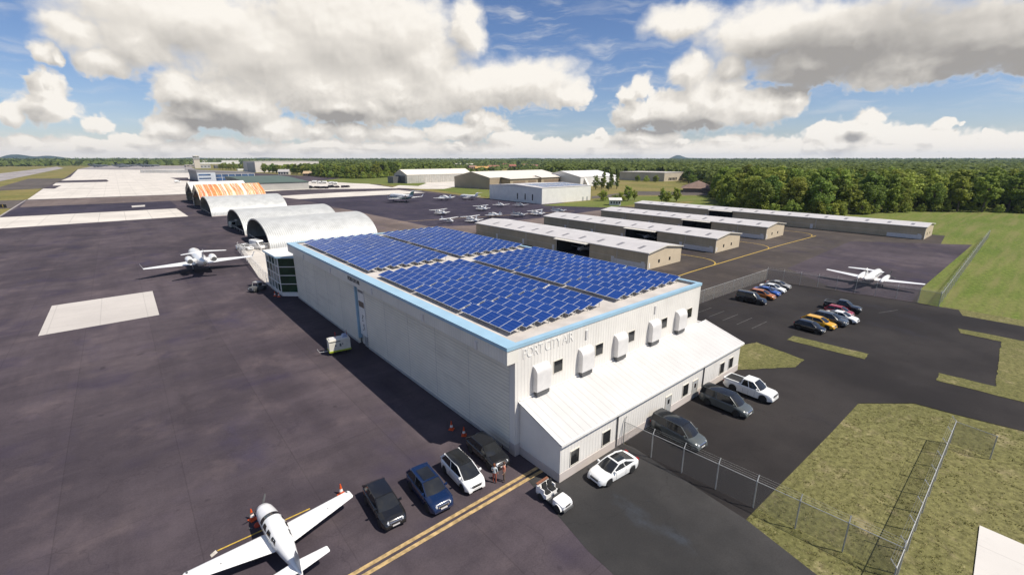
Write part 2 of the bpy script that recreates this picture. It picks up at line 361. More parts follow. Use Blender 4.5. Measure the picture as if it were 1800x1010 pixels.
# hangar lanes and aircraft stand
sheet('hangar_lane', [(60,38.2), (102.9,36.95), (107.1,12.6), (150,17), (212,22), (212,140), (196,136), (92,127), (70,100), (60,60)], -.012, MT['brown'])
sheet('aircraft_stand', [(118.30, 38.11), (173.96, 39.64), (195.23, 13.78), (118.97, 13.93), (106.92, 13.23), (105.06, 23.58)], -.006, MT['apron'])
# car park and driveways
sheet('car_park', [(55,21.1), (55,27), (63,38), (103,36.9), (107.2,12.5), (106.9,9.8), (107.16, 7.03), (103.59, 6.15), (103.87, -4.26), (62.04, -4.69), (62.06, -2.55), (61.18, 1.88), (60.74, 5.34), (56.21, 9.18), (47.94, 9.28), (35.26, 9.62), (30.39, 9.74), (31.4,20.2), (31.4,21.15)], -.016, MT['lot'])
sheet('driveway', [(21.3,23.6), (19.6,15.4), (18.2,-4), (26,-30), (29.12, 4.82), (30.39, 9.74), (31.4,20.2), (31.2,21), (55,21.15), (55,23.6)], -.008, MT['slate'])
sheet('grass_island', [(61.98, 24.42), (65.41, 23.39), (64.76, 20.52), (63.97, 16.86), (60.66, 16.80), (54.21, 21.22)], .02, MT['turf'], jit=.25, step=.5)
sheet('grass_island', [(69.60, 20.95), (72.04, 20.90), (72.53, 11.96), (70.15, 11.85)], .02, MT['turf'], jit=.2, step=.4)
sheet('grass_verge', [(94.68, 5.71), (95.03, -4.35), (70.02, -4.61), (69.47, 4.76), (72.24, 4.93), (72.59, 0.10), (92.26, 0.93), (92.34, 5.20)], .02, MT['turf'], jit=.2, step=.5)
sheet('concrete_corner_slab', [(42.46, -1.24), (42.36, -4.28), (37.07, -4.40), (36.33, -1.50)], .03, MT['kerbconc'])
# markings
line('yellow_double_line', [(-20,23.72), (22.9,23.64)], .30, .004, MT['tan_line'])
line('yellow_double_line', [(-20,23.18), (22.9,23.10)], .30, .004, MT['tan_line'])
line('tie_down_line', [(0.79, 31.23), (6.70, 31.19)], .12, .004, MT['yellow'])
sheet('tie_down_mark', [(0.36, 31.15), (0.71, 31.36), (0.79, 31.05), (0.41, 30.84)], .004, MT['pale_line'])
def arc(c, r, a0, a1, n=14): return [(c[0]+r*math.cos(R(a0+(a1-a0)*i/n)), c[1]+r*math.sin(R(a0+(a1-a0)*i/n))) for i in range(n+1)]
YL = 51.2
line('taxi_line', [(70,50.2), (98,YL), (150,YL), (177.73, 50.30)], .32, .0, MT['yellow'])
for cx, ln in ((114.5,130), (147,130), (183,120)):
    line('taxi_line', arc((cx-7, YL+7), 7, 270, 360) + [(cx, ln)], .26, .002, MT['yellow'])
line('taxi_line', [(66,180), (73,186), (81,205)], .5, .0, MT['yellow'])
line('taxi_line', [(86.08, 174.71), (172.52, 155.13)], .5, .0, MT['tan_line'])
for k in range(5): line('parking_line', [(70.5+k*.05, 26.2+k*2.3), (75.6, 26.0+k*2.3)], .11, .0, MT['white_line'])
line('parking_line', [(94.5,15.5), (99,13.8)], .12, .0, MT['white_line'])
line('apron_edge_line', [(-41.8,120), (-43.,305)], .3, -.004, MT['white_line'])
# ---------------------------------------------------------------- main hangar
def textmesh(s, size, depth, mat, name, parent, loc, rot, space=1., offset=0.):
    cu = bpy.data.curves.new(name, 'FONT'); cu.body = s; cu.size = size; cu.extrude = depth/2; cu.space_character = space; cu.offset = offset
    t = bpy.data.objects.new(name, cu); COL.objects.link(t); bpy.context.view_layer.update()
    me = bpy.data.meshes.new_from_object(t); COL.objects.unlink(t); bpy.data.objects.remove(t)
    me.materials.clear(); me.materials.append(mat)
    o = bpy.data.objects.new(name, me); COL.objects.link(o); o.parent = parent; o.location = loc; o.rotation_euler = rot
    return o
HX0, HX1, HY0, HY1, HZ = 22.35, 52.4, 26.0, 88.4, 10.35
hg = thing('main_hangar', 'large white hangar with blue solar panels across its flat roof and light blue roof edge', 'hangar', (0,0,0))
b = MB()
b.box(HX0+.4, HX1, HY0, HY1, 0, 9.9)
b.box(HX0, HX0+.4, HY0, 26.75, 0, 9.9)
b.build('wall', MT['wall'], hg)
b = MB(); b.box(HX0-.02, HX0+.42, HY0-.03, 26.77, 0, 1.15); b.box(HX0+.42, HX1+.03, HY0-.03, HY0, 0, 1.15)
b.build('plinth', MT['plinth'], hg)
# sliding doors on the long side
for y0, y1, dx in ((26.8, 56.8, 0.), (59.5, 88.0, -.22)):
    d = MB(); d.box(HX0+.02+dx, HX0+.3+dx, y0, y1, .05, 8.85); dr = d.build('hangar_door', MT['door_panel'], hg)
    f = MB()
    for k in range(1, 5):
        y = y0+(y1-y0)*k/5; f.box(HX0+.008+dx, HX0+.02+dx, y-.012, y+.012, .1, 8.8)
    f.box(HX0-.02+dx, HX0+.02+dx, y0, y1, .05, .35); f.build('door_joint', MT['grey'], dr)
# pier with banner between the doors
b = MB(); b.box(HX0+.25, HX0+.42, 56.8, 59.5, 0, 8.8); b.build('door_pier', MT['wall_y'], hg)
b = MB(); b.box(HX0-.26, HX0+.24, 59.2, 59.49, .9, 8.78); b.build('blue_jamb', MT['blue_trim'], hg)
b = MB(); b.box(HX0-.02, HX0+.24, 56.95, 59.0, 1.6, 8.5); bn = b.build('banner', MT['white'], hg)
b = MB(); b.box(HX0-.035, HX0-.021, 57.1, 58.85, 5.7, 6.5); b.build('banner_plaque', plain('brown_plaque', (.16,.12,.09), .6), bn)
rz = (R(90), 0, R(-90))
b = MB()
for k in range(6): b.box(HX0-.032, HX0-.021, 57.15+k*.29, 57.35+k*.29, 7.75, 8.1)
b.build('banner_mark', MT['dgrey'], bn)
for zc in (4.6, 3.3):
    b = MB()
    for k in range(5):
        random.seed(int(zc*10)+k); z = zc - k*.2; w = random.uniform(.15, .5); y = 58.2 - random.random()*.5
        b.box(HX0-.032, HX0-.021, y-w, y, z-.13, z)
    b.build('banner_mark', MT['dgrey'], bn)
b = MB(); b.box(HX0-.01, HX0+.24, 57.0, 57.9, .1, 2.1); b.build('side_door', MT['grey'], hg)
# fascia band, parapet and cap
b = MB(); b.box(21.5, HX0+.38, HY0-.006, HY1+.006, 8.9, HZ)
b.build('fascia', MT['wall_y'], hg)
b = MB(); b.box(HX0+.38, HX1, HY0, HY0+.3, 9.9, HZ); b.box(HX0+.38, HX1, HY1-.3, HY1, 9.9, HZ); b.box(HX1-.3, HX1, HY0+.3, HY1-.3, 9.9, HZ)
b.build('parapet', MT['wall'], hg)
b = MB()
b.box(21.42, 22.75, HY0-.08, HY1+.08, HZ, HZ+.12); b.box(22.75, HX1+.08, HY0-.08, HY0+.42, HZ+.004, HZ+.12); b.box(22.75, HX1+.08, HY1-.45, HY1+.08, HZ+.004, HZ+.12)
b.box(HX1-.45, HX1+.08, HY0+.52, HY1-.45, HZ+.004, HZ+.12)
b.box(21.42, 21.497, HY0-.08, HY1+.08, HZ-.2, HZ); b.box(21.5, HX1+.08, HY0-.08, HY0-.007, HZ-.2, HZ); b.box(HX1+.003, HX1+.08, HY0, HY1, HZ-.2, HZ)
b.build('roof_edge_trim', MT['blue_trim'], hg)
b = MB(); b.box(22.75, HX1-.45, HY0+.52, HY1-.45, 9.95, 10.12); b.build('roof', MT['roof_mem'], hg)
# scuppers with stain runs
for y in (30.2, 39.5, 52.0, 66.5, 79.0):
    b = MB(); b.box(21.38, 21.5, y-.16, y+.16, 9.0, 9.75); b.build('scupper', MT['hood'], hg)
for x in (31.2, 42.6):
    b = MB(); b.box(x-.13, x+.13, HY0-.12, HY0, 8.75, 9.6); b.build('scupper', MT['hood'], hg)
textmesh('PORT CITY AIR', 1.28, .03, MT['white'], 'raised_lettering', hg, (23.15, HY0-.03, 9.02), (R(90), 0, 0), .92, 0.).scale = (.77, 1, 1)
textmesh('PORT CITY AIR', .72, .05, MT['dgrey'], 'fascia_lettering', hg, (21.47, 59.7, 9.42), rz, .78)
# duct hoods and windows on the gable
for k, (x0, x1, z0, z1) in enumerate(((24.35,26.05,5.6,8.0),(30.15,31.85,5.6,7.95),(35.5,37.2,5.6,7.95),(41.6,43.3,5.6,7.95),(47.0,48.75,5.6,7.95))):
    pr = [(HY0, z0), (HY0, z1)] + [(HY0-.6*math.sin(R(a)), z1-.7+.7*math.cos(R(a))) for a in (15,30,45,60,75,90)] + [(HY0-.6, z0+.12)]
    b = MB(); b.prism(pr, 'x', x0, x1); b.build('duct_hood', MT['hood'], hg, smooth=28)
    b = MB(); b.box(x0+.12, x1-.12, HY0-.5, HY0-.1, z0-.35, z0+.05); b.build('hood_under_box', MT['dgrey'], hg)  # dark grey box set under the hood
for x in (26.9, 32.65, 37.9, 44.15, 49.65):
    b = MB(); b.box(x, x+1.1, HY0-.03, HY0+.05, 6.5, 7.65); w = b.build('window', MT['glass'], hg)
    f = MB()
    for a, c, d, e in ((x-.06,x+1.16,6.44,6.5),(x-.06,x+1.16,7.65,7.71),(x-.06,x,6.5,7.65),(x+1.1,x+1.16,6.5,7.65)): f.box(a, c, HY0-.05, HY0, d, e)
    f.build('window_frame', MT['trim_pale'], w)
# lean-to annex
AX0, AX1, AY, AH, AT = 22.9, 54.3, 21.15, 3.65, 5.15
b = MB(); b.prism([(AY,.0),(HY0-.03,.0),(HY0-.03,AT-.12),(AY,AH-.12)], 'x', AX0, AX1); an = b.build('annex_wall', MT['wall'], hg)
b = MB(); b.box(AX0-.03, AX1+.03, AY-.03, HY0-.035, 0, .78); b.build('annex_plinth', MT['plinth'], an)
b = MB(); b.prism([(AY-.22,AH-.16),(HY0-.03,AT-.1),(HY0-.03,AT+.06),(AY-.22,AH)], 'x', AX0-.18, AX1+.18); b.build('annex_roof', MT['roof_white'], hg)
b = MB(); b.box(AX0-.2, AX1+.2, AY-.34, AY-.221, AH-.2, AH+.02); b.prism([(AY-.22,AH+.005),(HY0-.03,AT+.065),(HY0-.03,AT+.1),(AY-.22,AH+.04)], 'x', AX0-.22, AX0-.1)
b.box(HX0+.5, HX1+.02, HY0-.12, HY0-.031, AT+.06, AT+.17); b.prism([(AY-.22,AH+.005),(HY0-.03,AT+.065),(HY0-.03,AT+.1),(AY-.22,AH+.04)], 'x', AX1+.1, AX1+.22)
b.build('gutter', MT['white'], hg)
for x0, x1 in ((24.1,25.1),(28.15,29.2),(41.3,42.35),(49.4,50.4),(51.6,52.6)):
    b = MB(); b.box(x0, x1, AY-.03, AY+.05, 1.0, 2.3); w = b.build('window', MT['glass'], hg)
    f = MB()
    for a, c, d, e in ((x0-.05,x1+.05,.94,1.0),(x0-.05,x1+.05,2.3,2.35),(x0-.05,x0,1.0,2.3),(x1,x1+.05,1.0,2.3)): f.box(a, c, AY-.06, AY, d, e)
    f.build('window_frame', MT['trim_pale'], w)
for x0 in (38.1, 43.35):
    b = MB(); b.box(x0, x0+.95, AY-.05, AY+.03, .03, 2.1); d = b.build('door', MT['grey'], hg)
    g = MB(); g.box(x0+.3, x0+.65, AY-.06, AY-.051, 1.25, 1.75); g.build('window', MT['glass'], d)
    h = MB(); h.box(x0+.84, x0+.88, AY-.12, AY-.051, .98, 1.1); h.build('handle', MT['alu'], d)
    f = MB(); f.box(x0-.08, x0, AY-.07, AY, .03, 2.18); f.box(x0+.95, x0+1.03, AY-.07, AY, .03, 2.18); f.box(x0, x0+.95, AY-.07, AY, 2.1, 2.18); f.build('door_frame', MT['trim_pale'], d)
for x in (30.1, 45.4):
    b = MB(); b.box(x, x+.1, AY-.12, AY-.035, .1, AH-.2); b.build('downpipe', MT['dgrey'], hg)
b = MB(); b.box(HX1+.01, 56.2, 27.6, 33.5, 0, 4.0); b.build('side_annex_wall', MT['wall'], hg)
b = MB(); b.prism([(HX1+.01,4.0),(56.4,4.0),(56.4,4.15),(HX1+.01,4.9)], 'y', 27.4, 33.7); b.build('side_annex_roof', MT['roof_white'], hg)
# solar arrays
def solar_mat():
    m, nt, bb = newmat('solar_cells'); v = coords(nt)
    sep = nt.nodes.new('ShaderNodeSeparateXYZ'); nt.links.new(v, sep.inputs[0])
    l1 = ss(nt, mth(nt, 'ABSOLUTE', mth(nt, 'SUBTRACT', mth(nt, 'FRACT', mth(nt, 'MULTIPLY', sep.outputs[0], 2.45)), .5)), .46, .49)
    l2 = ss(nt, mth(nt, 'ABSOLUTE', mth(nt, 'SUBTRACT', mth(nt, 'FRACT', mth(nt, 'MULTIPLY', sep.outputs[1], 6.)), .5)), .46, .49)
    oi = nt.nodes.new('ShaderNodeObjectInfo'); g = nt.nodes.new('ShaderNodeNewGeometry')
    n = noise(nt, v, .22, 4); c = mixc(nt, ss(nt, n, .3, .7), (.010,.040,.19), (.018,.064,.28))
    c = mixc(nt, mth(nt, 'MULTIPLY', g.outputs['Random Per Island'], .7), c, (.010,.040,.19))
    c = mixc(nt, mth(nt, 'MULTIPLY', l1, .4), c, (.20,.30,.55)); c = mixc(nt, mth(nt, 'MULTIPLY', l2, .12), c, (.2,.3,.5))
    nt.links.new(c, bb.inputs['Base Color']); bb.inputs['Roughness'].default_value = .22; bb.inputs['Specular IOR Level'].default_value = .35
    return m
SOL = solar_mat(); SFR = plain('pale_panel_frame', (.62,.64,.66), .4, .2)
def panel(b, x, y, L=1.51, w=1.60, z=10.52, rise=.42):
    """One panel, tilted up towards +x; frame slot 0, cells slot 1."""
    P = lambda u, t, h: (x+u*w, y+t*L, z+u*rise+h)
    fr = [(0,0),(1,0),(1,1),(0,1)]; e, g = .012, .013
    inn = [(e,g),(1-e,g),(1-e,1-g),(e,1-g)]
    v = [P(u,t,0) for u,t in fr] + [P(u,t,.045) for u,t in fr] + [P(u,t,.045) for u,t in inn] + [P(u,t,.045) for u,t in inn]
    b.add(v[:12], [(3,2,1,0),(0,1,5,4),(1,2,6,5),(2,3,7,6),(3,0,4,7),(4,5,9,8),(5,6,10,9),(6,7,11,10),(7,4,8,11)], 0)
    b.add(v[12:], [(0,1,2,3)], 1)
spots = []
for bx, x0 in enumerate((23.75, 38.75)):
    for by, (ya, yb) in enumerate(((28.3, 56.8), (58.0, 86.5))):
        for r in range(7):
            x = x0 + r*1.85; y = ya + (r % 2)*.0; n = 0; seg = (7, 8, 6, 8)[(r+by) % 4]
            while y + 1.5 < yb:
                spots.append((x, y, bx*2+by)); y += 1.545; n += 1
                if n % 6 == 5 and by == 0: y += .25
                if n % 6 == (3 if r % 2 else 5) and by == 1: y += .2
spots.sort(key=lambda s: s[0]**2 + s[1]**2)
arrays = []
for a in range(4):
    rest = [s for s in spots[100:] if s[2] == a]; b = MB()
    ss_ = [s for s in spots if s[2] == a]
    for x in sorted({s[0] for s in ss_}):
        ys = [s[1] for s in ss_ if s[0] == x]; y0, y1 = min(ys), max(ys)+1.5
        for u in (.3, 1.3): b.box(x+u-.03, x+u+.03, y0+.1, y1-.1, 10.46+u*.247, 10.51+u*.247)
        y = y0+.3
        while y < y1:
            for u in (.3, 1.3): b.box(x+u-.025, x+u+.025, y-.025, y+.025, 10.12, 10.46+u*.247)
            y += 2.04
    o = b.build('solar_array', MT['galv'], hg); arrays.append(o)
    b = MB()
    for s in rest: panel(b, s[0], s[1])
    r_ = b.build('solar_panels', [SFR, SOL], o); r_['kind'] = 'stuff'
for x, y, a in spots[:100]:
    b = MB(); panel(b, x, y); b.build('solar_panel', [SFR, SOL], arrays[a])

# ---------------------------------------------------------------- glass stair tower
tw = thing('glass_tower', 'four storey stair tower with green glass in a white grid at the hangar corner', 'tower', (0,0,0))
c_, b_, a_ = (22.6,89.3), (20.2,91.3), (20.0,99.2)
b = MB(); b.prism([c_, (30,89.3), (30,99.2), a_, b_], 'z', 0, 7.55); b.build('wall', MT['white'], tw)
def facade(p, q, cols, rows, z0, z1, mats, name, off=.05):
    """Curtain wall between two ground points: panes and proud white mullions."""
    p = Vector(p); q = Vector(q); d = (q-p); L = d.length; d /= L; n = Vector((d.y, -d.x))
    fr = MB()
    for i in range(cols):
        for j in range(rows):
            u0, u1 = L*i/cols, L*(i+1)/cols; w0, w1 = z0+(z1-z0)*j/rows, z0+(z1-z0)*(j+1)/rows
            P = [p+d*u0+n*off, p+d*u1+n*off]; k = (i*7+j*3) % 5 % len(mats) if len(mats) > 1 else 0
            g = MB(); g.quad((*P[0],w0), (*P[1],w0), (*P[1],w1), (*P[0],w1)); g.build('glazing', mats[k], tw)
    for i in range(cols+1):
        u = L*i/cols; c0 = p+d*(u-.06)+n*(off-.02); c1 = p+d*(u+.06)+n*(off-.02); c2 = p+d*(u+.06)+n*(off+.09); c3 = p+d*(u-.06)+n*(off+.09)
        fr.prism([c0, c1, c2, c3], 'z', z0-.06, z1+.06)
    for j in range(rows+1):
        z = z0+(z1-z0)*j/rows; c0 = p+n*(off-.02); c1 = q+n*(off-.02); c2 = q+n*(off+.08); c3 = p+n*(off+.08)
        fr.prism([c0, c1, c2, c3], 'z', z-.06, z+.06)
    fr.build('mullions', MT['white'], tw)
facade(b_, c_, 1, 4, .75, 7.35, [MT['glass_green']], 'front')
facade(a_, b_, 4, 4, .75, 7.35, [MT['glass_pale'], MT['glass_green']], 'side')
b = MB(); b.prism([(22.7,88.9), (30,88.9), (30,99.6), (19.6,99.6), (19.75,91.0)], 'z', 7.58, 7.75); b.build('roof', MT['white'], tw)
b = MB(); b.prism([(22.72,88.85), (30,88.85), (30,88.9), (22.7,88.9), (19.75,91.0), (19.6,99.6), (19.52,99.6), (19.68,90.95)], 'z', 7.40, 7.72); b.build('roof_edge', MT['blue_trim'], tw)

# ---------------------------------------------------------------- arch hangars and tents
def arch_hangar(label, y0, y1, h, x0=30., x1=62.5):
    t = thing('arch_hangar', label, 'hangar', (x0, (y0+y1)/2, 0), 0, 'arched corrugated hangars beside the apron')
    w = (y1-y0)/2; L = x1-x0; o = []; i_ = []
    for k in range(29):
        a = math.pi*k/28; o.append((w*math.cos(a), h*math.sin(a)**.9)); i_.append(((w-.45)*math.cos(a), (h-.4)*math.sin(a)**.9))
    b = MB(); b.loft([[(0, *p) for p in o], [(L, *p) for p in o]], caps=False, closed=False); b.build('roof', MT['arch'], t, smooth=40)
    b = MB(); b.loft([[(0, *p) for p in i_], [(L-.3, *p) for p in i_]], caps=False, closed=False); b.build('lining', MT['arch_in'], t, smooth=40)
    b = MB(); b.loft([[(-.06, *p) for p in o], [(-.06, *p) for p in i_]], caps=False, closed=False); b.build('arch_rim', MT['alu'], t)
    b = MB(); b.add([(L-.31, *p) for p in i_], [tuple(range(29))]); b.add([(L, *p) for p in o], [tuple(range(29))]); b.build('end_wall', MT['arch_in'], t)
    b = MB(); b.box(.3, .42, -w+.6, w-.6, .95, 1.12)
    for k in range(7): b.box(.32, .4, -w+.7+k*(2*w-1.4)/6-.04, -w+.7+k*(2*w-1.4)/6+.04, 0, .95)
    b.build('barrier_rail', MT['trim_pale'], t)
    b = MB(); b.box(0, L, -w-.35, -w, 0, .35); b.box(0, L, w, w+.35, 0, .35); b.build('footing', MT['plinth'], t)
arch_hangar('nearest grey arched hangar, directly behind the glass stair tower', 142, 172, 7.5)
arch_hangar('middle grey arched hangar with a truck parked at its open mouth', 176, 207, 7.6)
arch_hangar('farthest grey arched hangar, beside the rust streaked tent', 246, 280, 7.9)
def rust_mat():
    m, nt, bb = newmat('rust_streaked_sheeting')
    n = noise(nt, coords(nt, (.50, .002, .006)), 1.0, 6, .72); n2 = noise(nt, coords(nt, (.30, .02, .03)), 1., 6, .7)
    f = mth(nt, 'ADD', mth(nt, 'MULTIPLY', n, .75), mth(nt, 'MULTIPLY', n2, .35))
    cr = nt.nodes.new('ShaderNodeValToRGB'); e = cr.color_ramp.elements
    e[0].position, e[0].color = .44, (.80,.74,.66,1); e[1].position, e[1].color = .70, (.20,.05,.015,1)
    for p, c in ((.50,(.80,.70,.52,1)), (.545,(.70,.26,.06,1)), (.585,(.36,.07,.02,1)), (.61,(.80,.70,.58,1)), (.66,(.70,.28,.08,1))): k = e.new(p); k.color = c
    nt.links.new(f, cr.inputs[0]); nt.links.new(cr.outputs[0], bb.inputs['Base Color']); bb.inputs['Roughness'].default_value = .7
    return m
def tent(name, label, y0, y1, eave, apex, x0, x1, roofm):
    t = thing(name, label, 'hangar', (x0, (y0+y1)/2, 0)); w = (y1-y0)/2; L = x1-x0; k = w*.78
    pr = [(-w,0), (-w,eave*.55), (-k,eave), (0,apex), (k,eave), (w,eave*.55), (w,0)]
    b = MB(); b.loft([[(0,*p) for p in pr[1:-1]], [(L,*p) for p in pr[1:-1]]], caps=False, closed=False); b.build('roof', roofm, t)
    b = MB(); b.quad((0,-w,0),(L,-w,0),(L,-w,eave*.55),(0,-w,eave*.55)); b.quad((0,w,0),(L,w,0),(L,w,eave*.55),(0,w,eave*.55)); b.add([(L,*p) for p in pr], [tuple(range(7))]); b.build('wall', MT['tan_y'], t)
    b = MB(); q = [(-w+1.4,.0), (-w+1.4,eave*.62), (0,apex*.78), (w-1.4,eave*.62), (w-1.4,0)]
    b.add([(.0,*p) for p in pr] + [(.0,*p) for p in q], [(0,1,8,7),(1,2,8),(2,3,9,8),(3,4,10-1),(4,5,10,9),(5,6,11,10)]); b.build('gable', MT['tan_y'], t)
    b = MB(); b.add([(L*.4,*p) for p in q], [(0,1,2,3,4)]); b.build('inner_dark_sheet', MT['dark_in'], t)  # near-black sheet across the inside; the interior's darkness is in its colour
    b = MB(); b.tube([(-.1,*p) for p in pr], .22, 5); b.build('portal_frame', MT['trim_pale'], t)
tent('rust_streaked_hangar', 'peaked hangar with bright orange rust streaks down its pale roof', 283.5, 314, 8.2, 12.0, 31, 62, rust_mat())
tent('peaked_hangar', 'plain white peaked hangar standing behind the rust streaked one', 320, 357, 7.8, 12.0, 32, 61.5, MT['white'])

# ---------------------------------------------------------------- T-hangar rows
def row(label, x, y0, y1, bay, w=14.6, eave=4.0, ridge=4.95, nfar=5):
    t = thing('hangar_row', label, 'hangar row', (x, y0, 0), 0, 'long tan hangar rows with pale roofs'); L = y1-y0
    b = MB(); b0, b1 = bay[0]-y0, bay[1]-y0
    b.quad((0,0,0),(0,b0,0),(0,b0,eave),(0,0,eave)); b.quad((0,b1,0),(0,L,0),(0,L,eave),(0,b1,eave)); b.quad((w,0,0),(w,L,0),(w,L,eave),(w,0,eave))
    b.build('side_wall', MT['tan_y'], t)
    g = [(0,0),(w,0),(w,eave),(w/2,ridge),(0,eave)]
    for yy in (0, L): b = MB(); b.add([(p[0],yy,p[1]) for p in g], [(0,1,2,3,4)]); b.build('gable_wall', MT['tan'], t)
    o = .3
    b = MB(); b.prism([(-o,eave-.08),(w/2,ridge-.03),(w+o,eave-.08),(w+o,eave+.06),(w/2,ridge+.11),(-o,eave+.06)], 'y', -o, L+o); b.build('roof', MT['roof_row'], t)
    b = MB(); b.prism([(-o,eave-.14),(w/2,ridge-.1),(w+o,eave-.14),(w+o,eave+.1),(w/2,ridge+.15),(-o,eave+.1)], 'y', -o-.08, -o-.003); b.build('verge_trim', MT['trim_pale'], t)
    b = MB(); b.box(-o-.06, -o-.003, -o, L+o, eave-.16, eave+.08); b.build('eaves_trim', MT['trim_pale'], t)
    n = int(L/6.4)
    for k in range(n):
        y = 3.4+k*(L-5)/n
        for side in (0, 1):
            if side and k % 2 == 0: continue
            s = (ridge-eave)/(w/2); u0, u1 = (1.6, 4.4) if not side else (w-4.4, w-1.6); zz = lambda u: (eave+u*s if u < w/2 else eave+(w-u)*s)+.115
            b = MB(); b.quad((u0,y,zz(u0)),(u1,y,zz(u1)),(u1,y+.95,zz(u1)),(u0,y+.95,zz(u0))); b.build('skylight', MT['skylight'], t)
    # door leaves: frame lines, sill line, person doors
    ys = [0]
    for k in range(1, 5): ys.append(b0*k/1.5 if False else 0)
    segs = [(0, b0, 2), (b1, L, max(2, nfar-2))]
    for s0, s1, n_ in segs:
        for k in range(n_):
            a, c = s0+(s1-s0)*k/n_, s0+(s1-s0)*(k+1)/n_
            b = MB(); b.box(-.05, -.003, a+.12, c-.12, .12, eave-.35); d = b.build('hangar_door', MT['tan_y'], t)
            f = MB(); f.box(-.075, -.052, a+.12, c-.12, eave*.43, eave*.43+.05); f.box(-.085, -.004, a-.06, a+.06, 0, eave-.2); f.build('door_frame', MT['trim_pale'], d)
            f = MB(); f.box(-.09, -.053, a+.8, a+1.7, .12, 1.75); f.build('person_door', MT['hood'], d)
    b = MB(); b.box(-.06, -.003, .5, 9.6, .05, 1.35); b.build('lower_panel', MT['hood'], t)
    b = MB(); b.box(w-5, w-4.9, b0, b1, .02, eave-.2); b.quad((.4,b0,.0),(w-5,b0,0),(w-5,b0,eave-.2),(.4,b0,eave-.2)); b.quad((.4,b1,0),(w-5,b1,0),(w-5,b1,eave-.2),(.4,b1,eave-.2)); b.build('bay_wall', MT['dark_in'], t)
    b = MB(); b.prism([(-1.5,eave-.35),(0-.01,eave-.05),(-.01,eave+.03),(-1.5,eave-.22)], 'y', b0+.1, b1-.1); b.build('folded_door', MT['trim_pale'], t)
    for u in (w*.30, w*.62):
        b = MB(); b.box(u, u+.7, -.04, .02, 1.1, 1.9); b.build('window', MT['glass'], t)
    b = MB(); b.box(.5, .95, -.05, .02, .3, 1.5); b.build('meter_cabinet', MT['white'], t)
    return t
row('tan hangar row with an open bay, nearest behind the solar roof', 91.4, 58.8, 127, (76.5,88.5))
row('tan hangar row with an open bay, second behind the solar roof', 123.0, 58.2, 126.2, (76.6,88.3))
row('tan hangar row with an open bay, third behind the solar roof', 156.6, 58.2, 125.6, (76.6,87.6))
row('longest tan hangar row, standing against the edge of the wood', 195.6, 25.2, 136, (87,97.4), 14, 4.0, 4.75, 4)

# ---------------------------------------------------------------- other buildings
def wins(b, p, q, z0, z1, n, w, off=.06):
    p = Vector(p); q = Vector(q); d = q-p; L = d.length; d /= L; nn = Vector((d.y, -d.x))*off
    for k in range(n):
        u = L*(k+.5)/n; a = p+d*(u-w/2)+nn; c = p+d*(u+w/2)+nn; b.quad((*a,z0),(*c,z0),(*c,z1),(*a,z1))
t = thing('pale_hangar', 'flat white hangar with three dark slots and blue panels on its roof', 'hangar')
x0, x1, y0, y1 = 185.2, 228.0, 192, 241.5
b = MB(); b.box(x0, x1, y0, y1, 0, 9.1); b.build('wall', ribbed('pale_hangar_cladding', (.78,.76,.71), 'y', 1.5, .03, .5, .05, .12), t)
b = MB(); b.prism([(y0-.2,9.1),(y1+.2,9.1),((y0+y1)/2,10.3)], 'x', x0-.2, x1+.2); b.build('roof', MT['roof_row'], t)
b = MB(); sl = 1.2/((y1-y0)/2+.2)
for i in range(6):
    for j in range(2):
        u0 = y0+4+j*10; u1 = u0+8; z = lambda u: 9.1+(u-y0+.2)*sl+.08
        b.quad((x0+6+i*6,u0,z(u0)),(x0+11+i*6,u0,z(u0)),(x0+11+i*6,u1,z(u1)),(x0+6+i*6,u1,z(u1)))
b.build('solar_array', plain('far_solar_panels', (.16,.21,.32), .25), t)
for y in (199.5, 206, 213): b = MB(); b.box(x0-.06, x0-.003, y, y+.9, 1.6, 5.2); b.build('window', MT['glass'], t)
b = MB(); b.box(x1-4, x1-2.5, y0-.06, y0, 0, 2.4); b.box(x1-8, x1-6.5, y0-.06, y0, 0, 2.4); b.build('door', MT['grey'], t)
def gabled(name, label, cat, p, ang, L, Wd, eave, ridge, wm, rm, z=0, axis_caps=True, over=.3):
    """Gabled building: local x along the ridge, origin at one corner."""
    t = thing(name, label, cat, (p[0], p[1], 0), ang)
    g = [(0,0),(Wd,0),(Wd,eave),(Wd/2,ridge),(0,eave)]
    b = MB(); b.prism(g, 'x', 0, L); b.build('wall', wm, t)
    b = MB(); b.prism([(-over,eave-.02),(Wd/2,ridge+.05),(Wd+over,eave-.02),(Wd+over,eave+.25),(Wd/2,ridge+.35),(-over,eave+.25)], 'x', -over, L+over); b.build('roof', rm, t)
    return t
def side(px, py, qx, qy): return math.atan2(qy-py, qx-px)
a0 = (237.48, 454.40); a1 = (326.12, 458.05)
t = gabled('gambrel_hangar', 'long grey metal hangar with pale peaked roof on the far concrete', 'hangar', a0, side(*a0,*a1), 88, 28, 8.7, 14, ribbed('grey_metal_siding', (.42,.40,.36), 'x', .35, .1, .5, .1, .3), plain('cream_metal_roof', (.72,.66,.56), .5, 0, .05))
b = MB()
for k in range(1, 12): b.box(k*7.3-.12, k*7.3+.12, -.2, -.01, 0, 8.4)
b.build('door_post', MT['trim_pale'], t)
b = MB(); b.box(-.12, -.01, 4, 24, 0, 8.0); b.build('hangar_door', MT['dgrey'], t)
b = MB(); b.box(-9, -.15, 14, 26, 0, 7.0); b.build('side_shed', MT['dgrey'], t)
t = gabled('tan_hangar', 'tan hangar with stepped pale roof standing behind the pale flat hangar', 'hangar', (243.76, 317.39), side(*(243.76, 317.39),*(342.51, 328.52))+.02, 100, 46, 9.6, 14.2, plain('tan_metal_siding', (.34,.27,.19), .6, 0, .08, .1), plain('cream_metal_roofing', (.72,.66,.57), .5, 0, .05))
